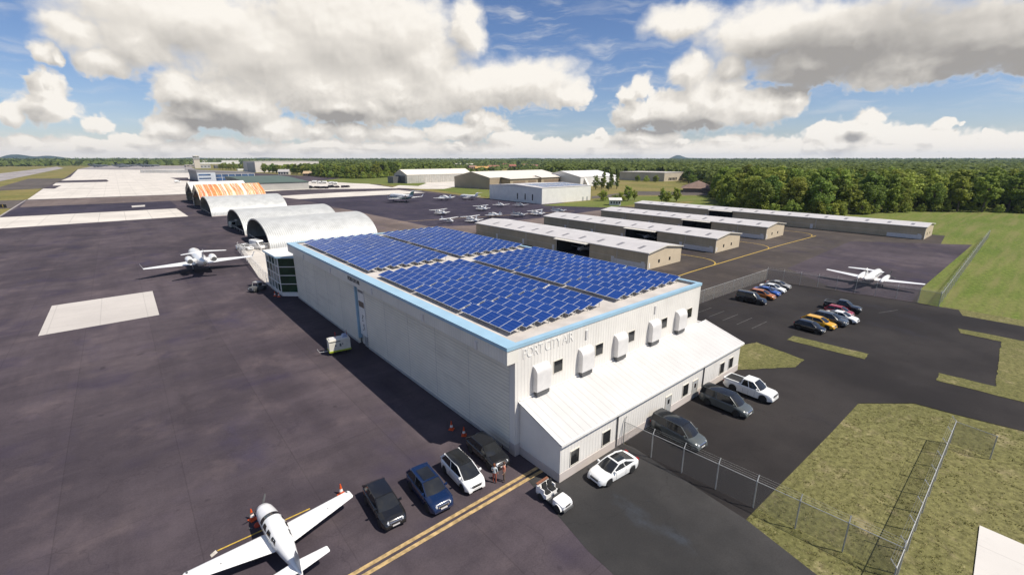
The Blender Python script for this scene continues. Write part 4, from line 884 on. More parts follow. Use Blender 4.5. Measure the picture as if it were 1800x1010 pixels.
# open white buggy
def buggy(loc, rotz):
    t = thing('utility_buggy', 'small open white utility buggy with two dark seats', 'buggy', loc, rotz)
    wm = MT['plane']
    b = MB(); rr = []
    for x, w, z in ((.35,.56,.86),(.75,.58,.85),(1.15,.55,.78),(1.32,.48,.66),(1.36,.46,.5)):
        rr.append([(x,-w,.34),(x,-w,z-.05),(x,-w*.86,z),(x,w*.86,z),(x,w,z-.05),(x,w,.34)])
    b.loft(rr); b.build('bonnet', wm, t, smooth=35)
    b = MB(); b.box(-1.3,.35,-.58,.58,.30,.40); b.build('floor_pan', MT['dgrey'], t)
    b = MB(); b.box(-1.3,-.25,-.62,.62,.40,.72); b.box(-1.36,-1.26,-.62,.62,.40,1.08); b.box(-1.26,-.5,.54,.62,.72,1.02); b.box(-1.26,-.5,-.62,-.54,.72,1.02); b.build('rear_tub', wm, t)
    b = MB(); b.prism([(-1.42,1.08),(-1.22,1.08),(-1.22,1.16),(-1.42,1.16)], 'y', -.6, .6); b.build('rear_rail', plain('brown_tub_trim', (.22,.09,.05), .6), t)
    for s in (1,-1):
        b = MB(); b.box(-.75,-.28,min(s*.08,s*.5),max(s*.08,s*.5),.72,.84); b.prism([(-.82,.8),(-.70,.8),(-.80,1.36),(-.92,1.36)], 'y', *sorted((s*.08,s*.5))); b.build('seat', MT['black'], t)
        b = MB(); b.box(1.30,1.375,min(s*.26,s*.44),max(s*.26,s*.44),.56,.68); b.build('headlight', MT['lamp'], t)
        b = MB()
        for k in range(9): pass
        for xw in (.85,-.85):
            o = []; i_ = []
            for k in range(9):
                a = math.pi*k/8; o.append((xw+.40*math.cos(a), s*.66, .30+.40*math.sin(a))); i_.append((xw+.40*math.cos(a), s*.44, .30+.40*math.sin(a)))
            b.loft([o, i_], caps=False, closed=False)
        b.build('mudguard', wm, t)
    b = MB(); b.box(1.365,1.39,-.24,.24,.52,.68); b.build('grille', MT['dgrey'], t)
    b = MB(); b.box(1.30,1.46,-.5,.5,.26,.42); b.build('bumper', MT['dgrey'], t)
    b = MB(); b.box(.30,.36,-.56,.56,.78,.98); b.build('dashboard', MT['black'], t)
    b = MB(); b.lathe([(.15,-.015),(.17,0),(.15,.015)], (.12,.28,1.0), 'x', 14); b.tube([(.33,.28,.9),(.12,.28,1.0)], .02, 5); b.build('steering_wheel', MT['black'], t)
    for x in (.85,-.85):
        for s in (1,-1): wheel(t, x, s*.55, .29, .2, s)
    return t
buggy((21.05,19.9,0), DN+.02)
# ground power cart
def gpu(loc, rotz):
    t = thing('power_cart', 'cream ground power cart with yellow green skirt beside the hangar doors', 'cart', loc, rotz)
    cm = plain('cream_enamel', (.66,.63,.54), .45, 0, .06)
    b = MB(); b.box(-1.35,1.35,-.75,.75,.62,2.0); b.build('cabinet', cm, t)
    b = MB(); b.box(-1.2,1.25,-.55,.55,2.0,2.12); b.build('lid', MT['hood'], t)
    b = MB(); b.box(-1.40,1.40,-.80,.80,.42,.62); b.build('skirt', plain('lime_paint', (.35,.42,.03), .5), t)
    b = MB(); b.prism([(.45,2.12),(1.15,2.12),(1.05,2.42),(.6,2.42)], 'y', -.4, .4); b.build('control_panel', plain('blue_grey_panel', (.3,.36,.5), .4), t)
    b = MB(); b.quad((-1.3,-.77,1.9),(.1,-.77,1.9),(.1,-.77,1.78),(-1.3,-.77,1.78)); b.box(-.62,-.45,-.775,-.751,1.2,1.4); b.box(-.05,.18,-.775,-.751,1.1,1.5); b.box(.3,.42,-.775,-.751,1.3,1.5); b.build('vent', MT['dgrey'], t)
    b = MB(); b.tube([(-1.4,0,.45),(-2.5,0,.5),(-2.75,0,1.0)], .04, 5); b.build('tow_bar', MT['alu'], t)
    b = MB(); b.tube([(-.3,.3,2.1),(-.3,.3,2.8)], .03, 5); b.tube([(1.2,.5,2.1),(1.2,.5,2.8)], .03, 5); b.build('aerial', MT['tail'], t)
    for x in (-1.0,1.0):
        for s in (1,-1): wheel(t, x, s*.62, .24, .18, s)
gpu((18.9,58.3,0), -.15)
# dark aircraft tug at the foot of the stair tower
def tug(loc, rotz):
    t = thing('aircraft_tug', 'dark grey tow tractor in the shade at the stair tower foot', 'tractor', loc, rotz)
    b = MB(); b.prism([(-1.6,.35),(1.6,.35),(1.6,.95),(.7,1.05),(-1.6,.9)], 'y', -.8, .8); b.build('body', MT['dgrey'], t)
    b = MB(); b.tube([(-.7,-.7,.9),(-.6,-.7,1.75),(.35,-.7,1.75),(.55,-.7,1.0)], .05, 5); b.tube([(-.7,.7,.9),(-.6,.7,1.75),(.35,.7,1.75),(.55,.7,1.0)], .05, 5); b.box(-.68,.4,-.75,.75,1.75,1.82); b.build('cab_frame', MT['grey'], t)
    b = MB(); b.box(-.6,-.1,-.5,.5,.9,1.1); b.box(-.7,-.55,-.5,.5,1.1,1.5); b.build('seat', MT['black'], t)
    for s in (1,-1): b = MB(); b.box(1.58,1.64,min(s*.4,s*.65),max(s*.4,s*.65),.66,.82); b.build('headlight', MT['lamp'], t)
    for x in (1.0,-1.0):
        for s in (1,-1): wheel(t, x, s*.72, .38, .28, s)
tug((17.5,98.4,0), -2.6)
# far car park: dark cars and white trucks
far_car = None
LC = [(1352,458,'hump'),(1418,455,''),(1440,456,''),(1478,458,''),(1505,456,''),(1530,458,''),(1580,450,'hump'),(1640,450,''),(1690,448,''),(1715,447,''),(1750,446,'')]
spots_far = [(130.01, 431.38), (135.63, 432.05), (136.52, 429.11), (138.13, 424.51), (140.72, 425.56), (141.49, 421.66), (148.58, 429.98), (152.54, 426.62), (156.84, 426.39), (159.13, 426.75), (162.17, 426.49)]
for i, p in enumerate(spots_far):
    if far_car is None:
        far_car = car('parked_car', 'dark car parked on the pale concrete beyond the rust streaked hangar', 'car', 'suv', P['black'], (*p,0), .3, group='dark cars on the far car park', chrome=False); far_car.scale = (1.5,1.5,1.5)
    else: dup(far_car, 'dark car parked on the pale concrete beyond the rust streaked hangar', (*p,0), .3+.5*(i % 3), 'dark cars on the far car park', 1.5 if i in (0,6) else 1.15)
for i, p in enumerate([(155.17, 690.29), (163.56, 693.08), (163.80, 678.13), (167.41, 679.93), (167.79, 667.56), (170.16, 663.19), (171.56, 652.67)]):
    dup(far_car, 'dark car in the line parked behind the green roofed shed', (*p,0), 1.2, 'dark cars behind the green roofed shed', 1.2)
ft = None
for i, p in enumerate([(164.99, 531.81), (165.43, 515.42), (169.16, 512.26), (170.86, 495.53), (170.38, 484.22)]):
    l = 'white tanker truck parked in line on the far pale car park'
    if ft is None: ft = truck(l, (*p,0), 2.4, P['white'], P['white'], 5.5, 2.6, 'white trucks on the far car park')
    else: dup(ft, l, (*p,0), 2.4+.15*(i % 2), 'white trucks on the far car park')
for p, l in (((147.63, 515.21),'drab olive truck left of the white tankers'),): truck(l, (*p,0), .2, plain('olive_paint', (.16,.16,.08), .6), plain('olive_tank', (.2,.2,.1), .6), 8, 3)
dup(ft, 'drab ground vehicle alone on the far white concrete', (*(51.04, 636.62),0), .2)
# ---------------------------------------------------------------- aircraft (local +x = nose)
AF = [(0,0),(.03,.32),(.12,.72),(.3,1.),(.6,.72),(1,.03),(.6,-.32),(.3,-.45),(.1,-.38),(.02,-.18)]
def foil(b, le0, ch0, le1, ch1, th=.12, vert=False, mi=0):
    """Lofted surface from root leading edge to tip leading edge; chord runs towards -x."""
    rings = []
    for (x, y, z), c, t in ((le0, ch0, 1), (le1, ch1, .9), ((le1[0]-ch1*.12, le1[1]+(0 if vert else math.copysign(ch1*.10, le1[1]-le0[1])), le1[2]+(ch1*.1 if vert else 0)), ch1*.72, .4)):
        rings.append([(x-u*c, y+w*th*c*.5*t, z) if vert else (x-u*c, y, z+w*th*c*.5*t) for u, w in AF])
    return b.loft(rings, mi)
def fuselage(b, st, n=18, mi=0, sq=1.):
    rings = []
    for x, zc, w, h in st:
        r = []
        for k in range(n):
            a = 2*math.pi*k/n; c, s = math.cos(a), math.sin(a)
            r.append((x, w*math.copysign(abs(c)**sq, c), zc+h*math.copysign(abs(s)**sq, s)))
        rings.append(r)
    return b.loft(rings, mi)
def prop(t, x, z, y=0., r=.95, nb=3, spin=None, a0=.6, sc_=1.):
    b = MB()
    for k in range(nb):
        a = a0+2*math.pi*k/nb; c, s = math.cos(a), math.sin(a); w = .085*sc_
        b.loft([[(x-.02, y+c*rr-s*ww, z+s*rr+c*ww), (x+.02, y+c*rr-s*ww*.6, z+s*rr+c*ww*.6), (x+.03, y+c*rr+s*ww, z+s*rr-c*ww), (x-.01, y+c*rr+s*ww*.7, z+s*rr-c*ww*.7)] for rr, ww in ((.1*r, w*.6), (.5*r, w), (.92*r, w*.7), (r, w*.3))])
    b.build('propeller', MT['dgrey'], t)
    b = MB(); b.lathe([(.15*sc_,-.1*sc_), (.16*sc_,.02), (.10*sc_,.18*sc_), (.01,.26*sc_)], (x,y,z), 'x', 12); b.build('spinner', spin or MT['alu'], t, smooth=50)
def gear(t, pts, r=.2):
    for x, y, z1 in pts:
        b = MB(); b.tube([(x,y,r), (x,y*.98,z1)], .05, 6); g = b.build('landing_gear', MT['alu'], t)
        wh = MB(); wh.lathe([(r*.4,-.07),(r*.9,-.08),(r,0),(r*.9,.08),(r*.4,.07)], (x,y,r), 'y', 12); wh.build('wheel', MT['black'], g)
def lowwing(label, loc, rotz, mat=None, scale=1., group=None, detail=True, stripe=True, span=5.05, twin=False):
    mat = mat or MT['plane']; t = thing('light_aeroplane', label, 'aeroplane', loc, rotz, group); t.scale = (scale,)*3
    b = MB(); fuselage(b, [(3.72,1.18,.20,.20),(3.6,1.17,.42,.36),(3.2,1.18,.55,.46),(2.6,1.2,.62,.52),(1.9,1.26,.65,.62),(1.2,1.36,.67,.74),(.3,1.38,.67,.74),(-.6,1.32,.61,.66),(-1.6,1.24,.48,.48),(-2.8,1.2,.28,.30),(-3.7,1.22,.14,.18),(-4.0,1.24,.05,.08)], 20, 0, .9); b.build('fuselage', mat, t, smooth=50)
    for s in (1,-1):
        b = MB(); foil(b, (1.35,s*.45,.86), 2.05, (1.02,s*span,1.28), .92, .15); b.build('wing', mat, t, smooth=40)
        b = MB(); foil(b, (-2.75,s*.1,1.3), 1.0, (-2.95,s*1.85,1.34), .58, .1); b.build('tailplane', mat, t, smooth=40)
    b = MB(); foil(b, (-2.45,0,1.3), 1.55, (-3.25,0,2.55), .72, .09, True); b.build('fin', MT['plane_grey'] if stripe else mat, t, smooth=40)
    # cabin glass laid just proud of the fuselage side
    def on(x, a, k=1.012):
        T = [(1.9,1.26,.65,.62),(1.2,1.36,.67,.74),(.3,1.38,.67,.74),(-.6,1.32,.61,.66),(-1.6,1.24,.48,.48)]
        for p, q in zip(T, T[1:]):
            if q[0] <= x <= p[0]: f = (p[0]-x)/(p[0]-q[0]); zc, w, h = (p[i]+(q[i]-p[i])*f for i in (1,2,3)); break
        c, s = math.cos(a), math.sin(a); return (x, w*k*math.copysign(abs(c)**.9, c), zc+h*k*math.copysign(abs(s)**.9, s))
    b = MB(); rr = [[on(x0, R(a)) for a in range(18, 163, 12)] for x0 in (1.86, 1.6, 1.32)]
    b.loft(rr, caps=False, closed=False); b.build('windshield', MT['glass'], t, smooth=60)
    for s in (1,-1):
        for xa, xb in ((1.18,.55),(.42,-.2),(-.3,-.95)):
            b = MB(); A = (17, 27, 37, 45); f = (lambda a: a) if s > 0 else (lambda a: 180-a)
            b.loft([[on(xa-.035*i, R(f(a))) for i, a in enumerate(A)], [on(xb+.045*i, R(f(a))) for i, a in enumerate(A)]], caps=False, closed=False); b.build('cabin_window', MT['glass'], t)
    if stripe:
        b = MB()
        for s in (1,-1):
            b.loft([[on(x, R(a if s > 0 else 180-a), 1.008) for a in (-6, 2)] for x in (1.9,1.2,.3,-.6,-1.55)], caps=False, closed=False)
        b.build('stripe', MT['plane_grey'], t)
    if twin:
        for s in (1,-1):
            b = MB(); fuselage(b, [(2.3,1.05,.15,.15),(2.1,1.05,.36,.3),(1.2,1.05,.38,.34),(-.4,1.05,.2,.2)], 12); b.tube([(0,s*0,0),(0,0,.001)],.001,3); o = b.build('engine_nacelle', mat, t, smooth=50); o.location = (0,s*1.75,0)
            prop(t, 2.35, 1.05, s*1.75, .9, 2)
    else: prop(t, 3.75, 1.18, 0, .98, 3, MT['white'] if not detail else MT['alu'], 1.9)
    gear(t, [(2.7,0,.8),(.5,1.5,.9),(.5,-1.5,.9)])
    if detail:
        b = MB()
        for s in (1,-1): b.lathe([(.02,-.2),(.10,-.12),(.12,.1),(.03,.28)], (-.05,s*1.75,.86), 'x', 8)
        b.build('flap_fairing', MT['alu'], t, smooth=50)
        b = MB()
        for s in (1,-1): b.box(.30,.36,s*3.3-.05,s*3.3+.05,1.20,1.215) ; b.box(.75,.95,s*(span-.12)-.05,s*(span-.12)+.05,1.33,1.36)
        b.build('fuel_cap', MT['dgrey'], t)
    return t
lowwing('white low wing propeller aeroplane parked among orange cones in the foreground', (4.06,28.35,.0), math.pi/2+.06)
def highwing(label, loc, rotz, group=None, scale=.92):
    t = thing('light_aeroplane', label, 'aeroplane', loc, rotz, group); mat = MT['plane']; t.scale = (scale,)*3
    b = MB(); fuselage(b, [(3.0,1.15,.2,.2),(2.9,1.15,.42,.38),(2.0,1.2,.52,.48),(1.4,1.4,.55,.70),(.2,1.4,.55,.72),(-1.,1.35,.42,.5),(-2.6,1.3,.22,.26),(-4.2,1.35,.08,.14)], 16, 0, .85); b.build('fuselage', mat, t, smooth=45)
    b = MB()
    foil(b, (1.25,.0,2.12), 1.65, (1.1,5.5,2.35), 1.1, .13); foil(b, (1.25,.0,2.12), 1.65, (1.1,-5.5,2.35), 1.1, .13); b.build('wing', mat, t, smooth=40)
    for s in (1,-1):
        b = MB(); foil(b, (-3.3,s*.08,1.4), 1.0, (-3.5,s*1.75,1.4), .7, .1); b.build('tailplane', mat, t, smooth=40)
        b = MB(); b.tube([(.9,s*.5,.95),(.75,s*2.7,2.15)], .045, 5); b.build('wing_strut', mat, t)
    b = MB(); foil(b, (-2.9,0,1.4), 1.5, (-3.7,0,2.75), .75, .1, True); b.build('fin', mat, t, smooth=40)
    b = MB(); b.quad((2.05,-.46,1.62),(2.05,.46,1.62),(1.35,.46,2.1),(1.35,-.46,2.1)); b.build('windshield', MT['glass'], t)
    for s in (1,-1): b = MB(); b.quad((1.3,s*.56,1.5),(-.5,s*.52,1.5),(-.2,s*.50,2.0),(1.2,s*.54,2.02)); b.build('cabin_window', MT['glass'], t)
    prop(t, 3.05, 1.15, 0, .95, 2); gear(t, [(2.2,0,.8),(.3,1.15,.9),(.3,-1.15,.9)])
    return t
def jet(name, label, loc, rotz, k=1., mat=None, dark=None, winglet=True, nose=13., group=None, four=False, fin_mat=None):
    """Rear-engined T-tail jet, 21 m long at k = 1 (four=True: tanker with engines under the wings)."""
    mat = mat or MT['plane']; t = thing(name, label, 'aeroplane', loc, rotz, group); t.scale = (k,)*3
    b = MB(); fuselage(b, [(12.6,2.35,.05,.05),(12.2,2.38,.42,.38),(11.2,2.5,.85,.78),(9.8,2.7,1.2,1.2),(8,2.75,1.32,1.35),(0,2.75,1.32,1.35),(-3.5,2.8,1.28,1.3),(-6.5,3.1,.9,.95),(-8.8,3.4,.45,.5),(-9.6,3.5,.28,.3)], 22); b.build('fuselage', dark or mat, t, smooth=50)
    for s in (1,-1):
        b = MB(); foil(b, (3.6,s*.9,1.75), 5.2, (-1.9,s*10.4,2.35), 1.3, .11)
        w = b.build('wing', mat, t, smooth=40)
        if winglet: b = MB(); foil(b, (-2.0,s*10.45,2.35), 1.15, (-2.9,s*10.95,3.6), .5, .1, True); b.build('winglet', mat, t, smooth=40)
        if not four:
            b = MB(); fuselage(b, [(.2,0,.62,.62),(0,0,.72,.72),(-1.2,0,.78,.78),(-2.8,0,.66,.66),(-3.5,0,.5,.5)], 16); o = b.build('engine', mat, t, smooth=50); o.location = (-2.4,s*2.25,3.35)
            c = MB(); c.lathe([(.5,-.02),(.42,.5),(.01,.52)], (-3.52,0,0), 'x', 14); c.build('exhaust', MT['dgrey'], o)
            b = MB(); b.box(-5.2,-3.2,min(s*1.,s*1.7),max(s*1.,s*1.7),3.2,3.45); b.build('pylon', mat, t)
            b = MB(); foil(b, (-9.2,s*.05,6.05), 1.9, (-10.9,s*4.0,5.95), .95, .1); b.build('tailplane', mat, t, smooth=40)
        else:
            b = MB(); foil(b, (-7.2,s*.3,3.5), 2.4, (-9.4,s*4.0,3.8), 1., .1); b.build('tailplane', mat, t, smooth=40)
            b = MB(); fuselage(b, [(2.6,0,.5,.5),(2.4,0,.6,.6),(.6,0,.58,.58),(0,0,.35,.35)], 12); o = b.build('engine', mat, t, smooth=50); o.location = (.2,s*3.6,1.15)
    b = MB(); foil(b, (-5.2,0,3.7), 4.0, (-8.7,0,6.1), 2.2, .09, True); b.build('fin', fin_mat or dark or mat, t, smooth=40)
    b = MB(); b.lathe([(.27,0),(.3,-.25),(.12,-.3)], (-9.6,0,3.5), 'x', 12); b.build('tail_cone', MT['dgrey'], t)
    b = MB(); b.quad((11.5,-.62,2.85),(11.5,.62,2.85),(10.3,.75,3.62),(10.3,-.75,3.62)); b.build('windshield', MT['glass'], t)
    for s in (1,-1):
        b = MB()
        for q in range(7): b.quad((7.2-q*1.25,s*1.325,2.95),(6.75-q*1.25,s*1.325,2.95),(6.75-q*1.25,s*1.30,3.35),(7.2-q*1.25,s*1.30,3.35))
        b.build('cabin_window', MT['glass'], t)
    gear(t, [(9.2,0,1.6),(-.8,1.6,1.9),(-.8,-1.6,1.9)], .32)
    return t
jet('business_jet', 'white twin engined business jet parked tail towards the hangar doors', (11.45,126.3,0), math.pi/2)
g = jet('business_jet', 'white and teal business jet alone on the dark apron beyond the arches', (131.5,258.5,0), math.pi/2+.12, 1.15, fin_mat=MT['teal'])
b = MB(); fuselage(b, [(12.0,2.1,.3,.2),(11.2,2.2,.7,.55),(9.8,2.25,1.12,.85),(6,2.25,1.24,.95),(0,2.25,1.24,.95),(-3.,2.4,1.2,.98),(-6.5,2.9,.85,.9),(-8.6,3.3,.42,.45)], 18); b.build('lower_fuselage', MT['teal'], g, smooth=50)
# turboprop twin on the stand by the fence
def turboprop(label, loc, rotz):
    t = thing('turboprop_aeroplane', label, 'aeroplane', loc, rotz); mat = MT['plane']
    b = MB(); fuselage(b, [(7.0,1.75,.05,.05),(6.6,1.75,.42,.4),(5.6,1.85,.62,.62),(4.4,2.05,.78,.85),(2,2.05,.8,.9),(-1,2.05,.8,.88),(-3.2,2.15,.6,.62),(-5.4,2.35,.28,.32),(-6.4,2.5,.1,.12)], 18); b.build('fuselage', mat, t, smooth=50)
    for s in (1,-1):
        b = MB(); foil(b, (1.6,s*.6,1.35), 2.5, (1.0,s*8.1,1.85), 1.05, .13); b.build('wing', mat, t, smooth=40)
        b = MB(); fuselage(b, [(3.7,1.75,.16,.2),(3.4,1.7,.38,.42),(1.8,1.65,.48,.55),(-.6,1.6,.4,.45),(-2.2,1.55,.14,.18)], 14); o = b.build('engine_nacelle', mat, t, smooth=50); o.location = (0,s*1.95,0)
        c = MB(); c.lathe([(.16,0),(.14,-.3),(.02,-.3)], (.6,s*.42,1.35), 'x', 8); c.build('exhaust', MT['dgrey'], o)
        prop(t, 3.85, 1.75, s*1.95, 1.25, 4, plain('yellow_spinner_cover', (.6,.45,.04), .5), .3, 1.4)
        b = MB(); foil(b, (-5.3,s*.05,4.35), 1.5, (-6.1,s*2.75,4.35), .9, .1); b.build('tailplane', mat, t, smooth=40)
    b = MB(); foil(b, (-3.4,0,2.6), 2.6, (-5.1,0,4.4), 1.6, .1, True); b.build('fin', mat, t, smooth=40)
    b = MB(); b.quad((5.3,-.5,2.35),(5.3,.5,2.35),(4.45,.55,2.85),(4.45,-.55,2.85)); b.build('windshield', MT['glass'], t)
    for s in (1,-1):
        b = MB()
        for q in range(5): b.quad((3.2-q,s*.80,2.15),(2.8-q,s*.80,2.15),(2.8-q,s*.77,2.5),(3.2-q,s*.77,2.5))
        b.build('cabin_window', MT['glass'], t)
    gear(t, [(4.8,0,1.4),(.2,1.95,1.5),(.2,-1.95,1.5)], .28)
turboprop('white twin propeller aeroplane with a T tail standing behind the car park fence', (114.8,21.2,0), .0)
# light aircraft on the dark apron
UP = math.pi/2
highwing('high wing aeroplane nearest the arched hangars, leftmost of its kind', (*(114.16, 188.38),0), UP+.1, 'light aeroplanes on the dark apron')
lowwing('low wing aeroplane tucked in front of the leftmost high wing one', (*(113.15, 184.71),0), -UP+.1, None, .9, 'light aeroplanes on the dark apron', False, False)
highwing('high wing aeroplane nearest the solar roof with its wing seen from above', (*(100.03, 158.30),0), -UP+.2, 'light aeroplanes on the dark apron')
highwing('high wing aeroplane by the near corner of the first tan hangar row', (*(110.71, 157.40),0), UP+.05, 'light aeroplanes on the dark apron')
lowwing('low wing aeroplane touching wings with the one at the tan row corner', (*(108.83, 153.12),0), -UP, None, .9, 'light aeroplanes on the dark apron', False, False)
highwing('high wing aeroplane in the middle of the far line', (*(140.79, 190.76),0), UP+.05, 'light aeroplanes on the dark apron')
lowwing('low wing aeroplane overlapping the high wing one in the far line', (*(138.81, 187.12),0), -UP, None, .9, 'light aeroplanes on the dark apron', False, False)
lowwing('low wing aeroplane above the ridge end of the first tan row', (*(126.67, 161.84),0), UP+.1, None, 1., 'light aeroplanes on the dark apron', False, False)
lowwing('low wing aeroplane in the far line before the pale hangar slots', (*(158.54, 196.89),0), -UP-.3, None, 1., 'light aeroplanes on the dark apron', False, False)
lowwing('greyish low wing aeroplane between the first and second tan rows', (*(135.66, 155.60),0), -UP, MT['plane_grey'], 1., 'light aeroplanes on the dark apron', False, False)
lowwing('low wing aeroplane last in the far line, near the pale hangar corner', (*(165.64, 188.84),0), -UP-.2, MT['plane_grey'], 1., 'light aeroplanes on the dark apron', False, False)
highwing('high wing aeroplane just before the end of the second tan row', (*(146.89, 156.13),0), UP+.05, 'light aeroplanes on the dark apron')
lowwing('low wing aeroplane under the wing of the one near the second tan row', (*(145.00, 153.35),0), -UP, None, .9, 'light aeroplanes on the dark apron', False, False)
lowwing('low wing aeroplane partly hidden by the second tan row roof', (*(160.75, 155.18),0), -UP, MT['plane_grey'], 1., 'light aeroplanes on the dark apron', False, False)
lowwing('twin engined low wing aeroplane beside the teal jet', (*(156.76, 250.40),0), UP+.1, None, 1.5, 'larger aeroplanes on the dark apron', False, False, 5.6, True)
jet('business_jet', 'small white jet farthest along the dark apron near the grass', (*(172.28, 245.60),0), UP+.15, .75, None, None, False)
lowwing('aeroplane seen inside the open bay of the nearest tan row', (97.5,82.5,0), math.pi, None, 1., None, False, False)
lowwing('aeroplane seen inside the open bay of the second tan row', (129.,82.5,0), math.pi, None, 1., None, False, False)
mil = None
for i, p in enumerate(((-43.92, 1963.03),(-33.70, 2096.65),(14.20, 1887.66),(23.97, 2002.98),(35.09, 2053.78),(41.65, 2079.70),(73.31, 1946.67),(87.26, 1994.21),(98.99, 2015.29))):
    l = 'dark grey tanker aeroplane in the far line near the horizon'
    if mil is None: mil = jet('tanker_aeroplane', l, (*p,0), -.6, 1.9, MT['mil'], None, False, group='dark aeroplanes on the far ramp', four=True)
    else: dup(mil, l, (*p,0), -.6+.2*(i % 3), 'dark aeroplanes on the far ramp')

# ---------------------------------------------------------------- cones, sign, poles
def cone(label, loc):
    t = thing('traffic_cone', label, 'cone', loc, random.random(), 'orange traffic cones')
    b = MB(); b.box(-.24,.24,-.24,.24,0,.05); b.build('base', MT['cone'], t)
    b = MB(); b.lathe([(.20,.05),(.15,.28)], (0,0,0), 'z', 12); b.lathe([(.105,.5),(.035,.92),(.02,.92)], (0,0,0), 'z', 12); b.build('cone_body', MT['cone'], t, smooth=40)
    b = MB(); b.lathe([(.15,.28),(.105,.5)], (0,0,0), 'z', 12); b.build('reflective_band', MT['white'], t, smooth=40)
cone('orange cone in the hangar shade, farther from the black car', (20.4,33.1,0))
cone('orange cone in the hangar shade, closer to the black car', (20.75,31.5,0))
cone('orange cone nearer the dark tug at the stair tower foot', (19.1,92.3,0))
cone('orange cone nearer the hangar doors at the stair tower foot', (19.55,91.3,0))
cone('orange cone at the aeroplane wing tip beside the black car', (9.05,31.2,0))
cone('orange cone by the aeroplane nose, standing alone', (3.2,32.75,0))
t = thing('wheel_chock_bag', 'red cover lying beside the aeroplane nose', 'cover', (3.32,31.9,0))
b = MB(); b.lathe([(.22,0),(.20,.12),(.12,.2),(.01,.22)], (0,0,0), 'z', 9); b.build('cover', plain('red_canvas', (.42,.05,.02), .8), t, smooth=50)
b = MB(); b.tube([(-.35,-.1,.02),(-.5,.05,.05)], .05, 5); b.build('strap', MT['dgrey'], t)
t = thing('taxiway_sign', 'small black taxiway sign with a yellow figure at the grass edge', 'sign', (*(-48.20, 358.21),0), -.6)
b = MB(); b.box(-1.6,1.6,-.15,.15,.4,2.2); b.build('sign_board', MT['black'], t)
b = MB(); b.box(-1.2,-1.1,-.1,.1,0,.4); b.box(1.1,1.2,-.1,.1,0,.4); b.build('leg', MT['galv'], t)
textmesh('1', 2.2, .04, MT['yellow'], 'sign_figure', t, (-.5,-.17,.55), (R(90),0,0))

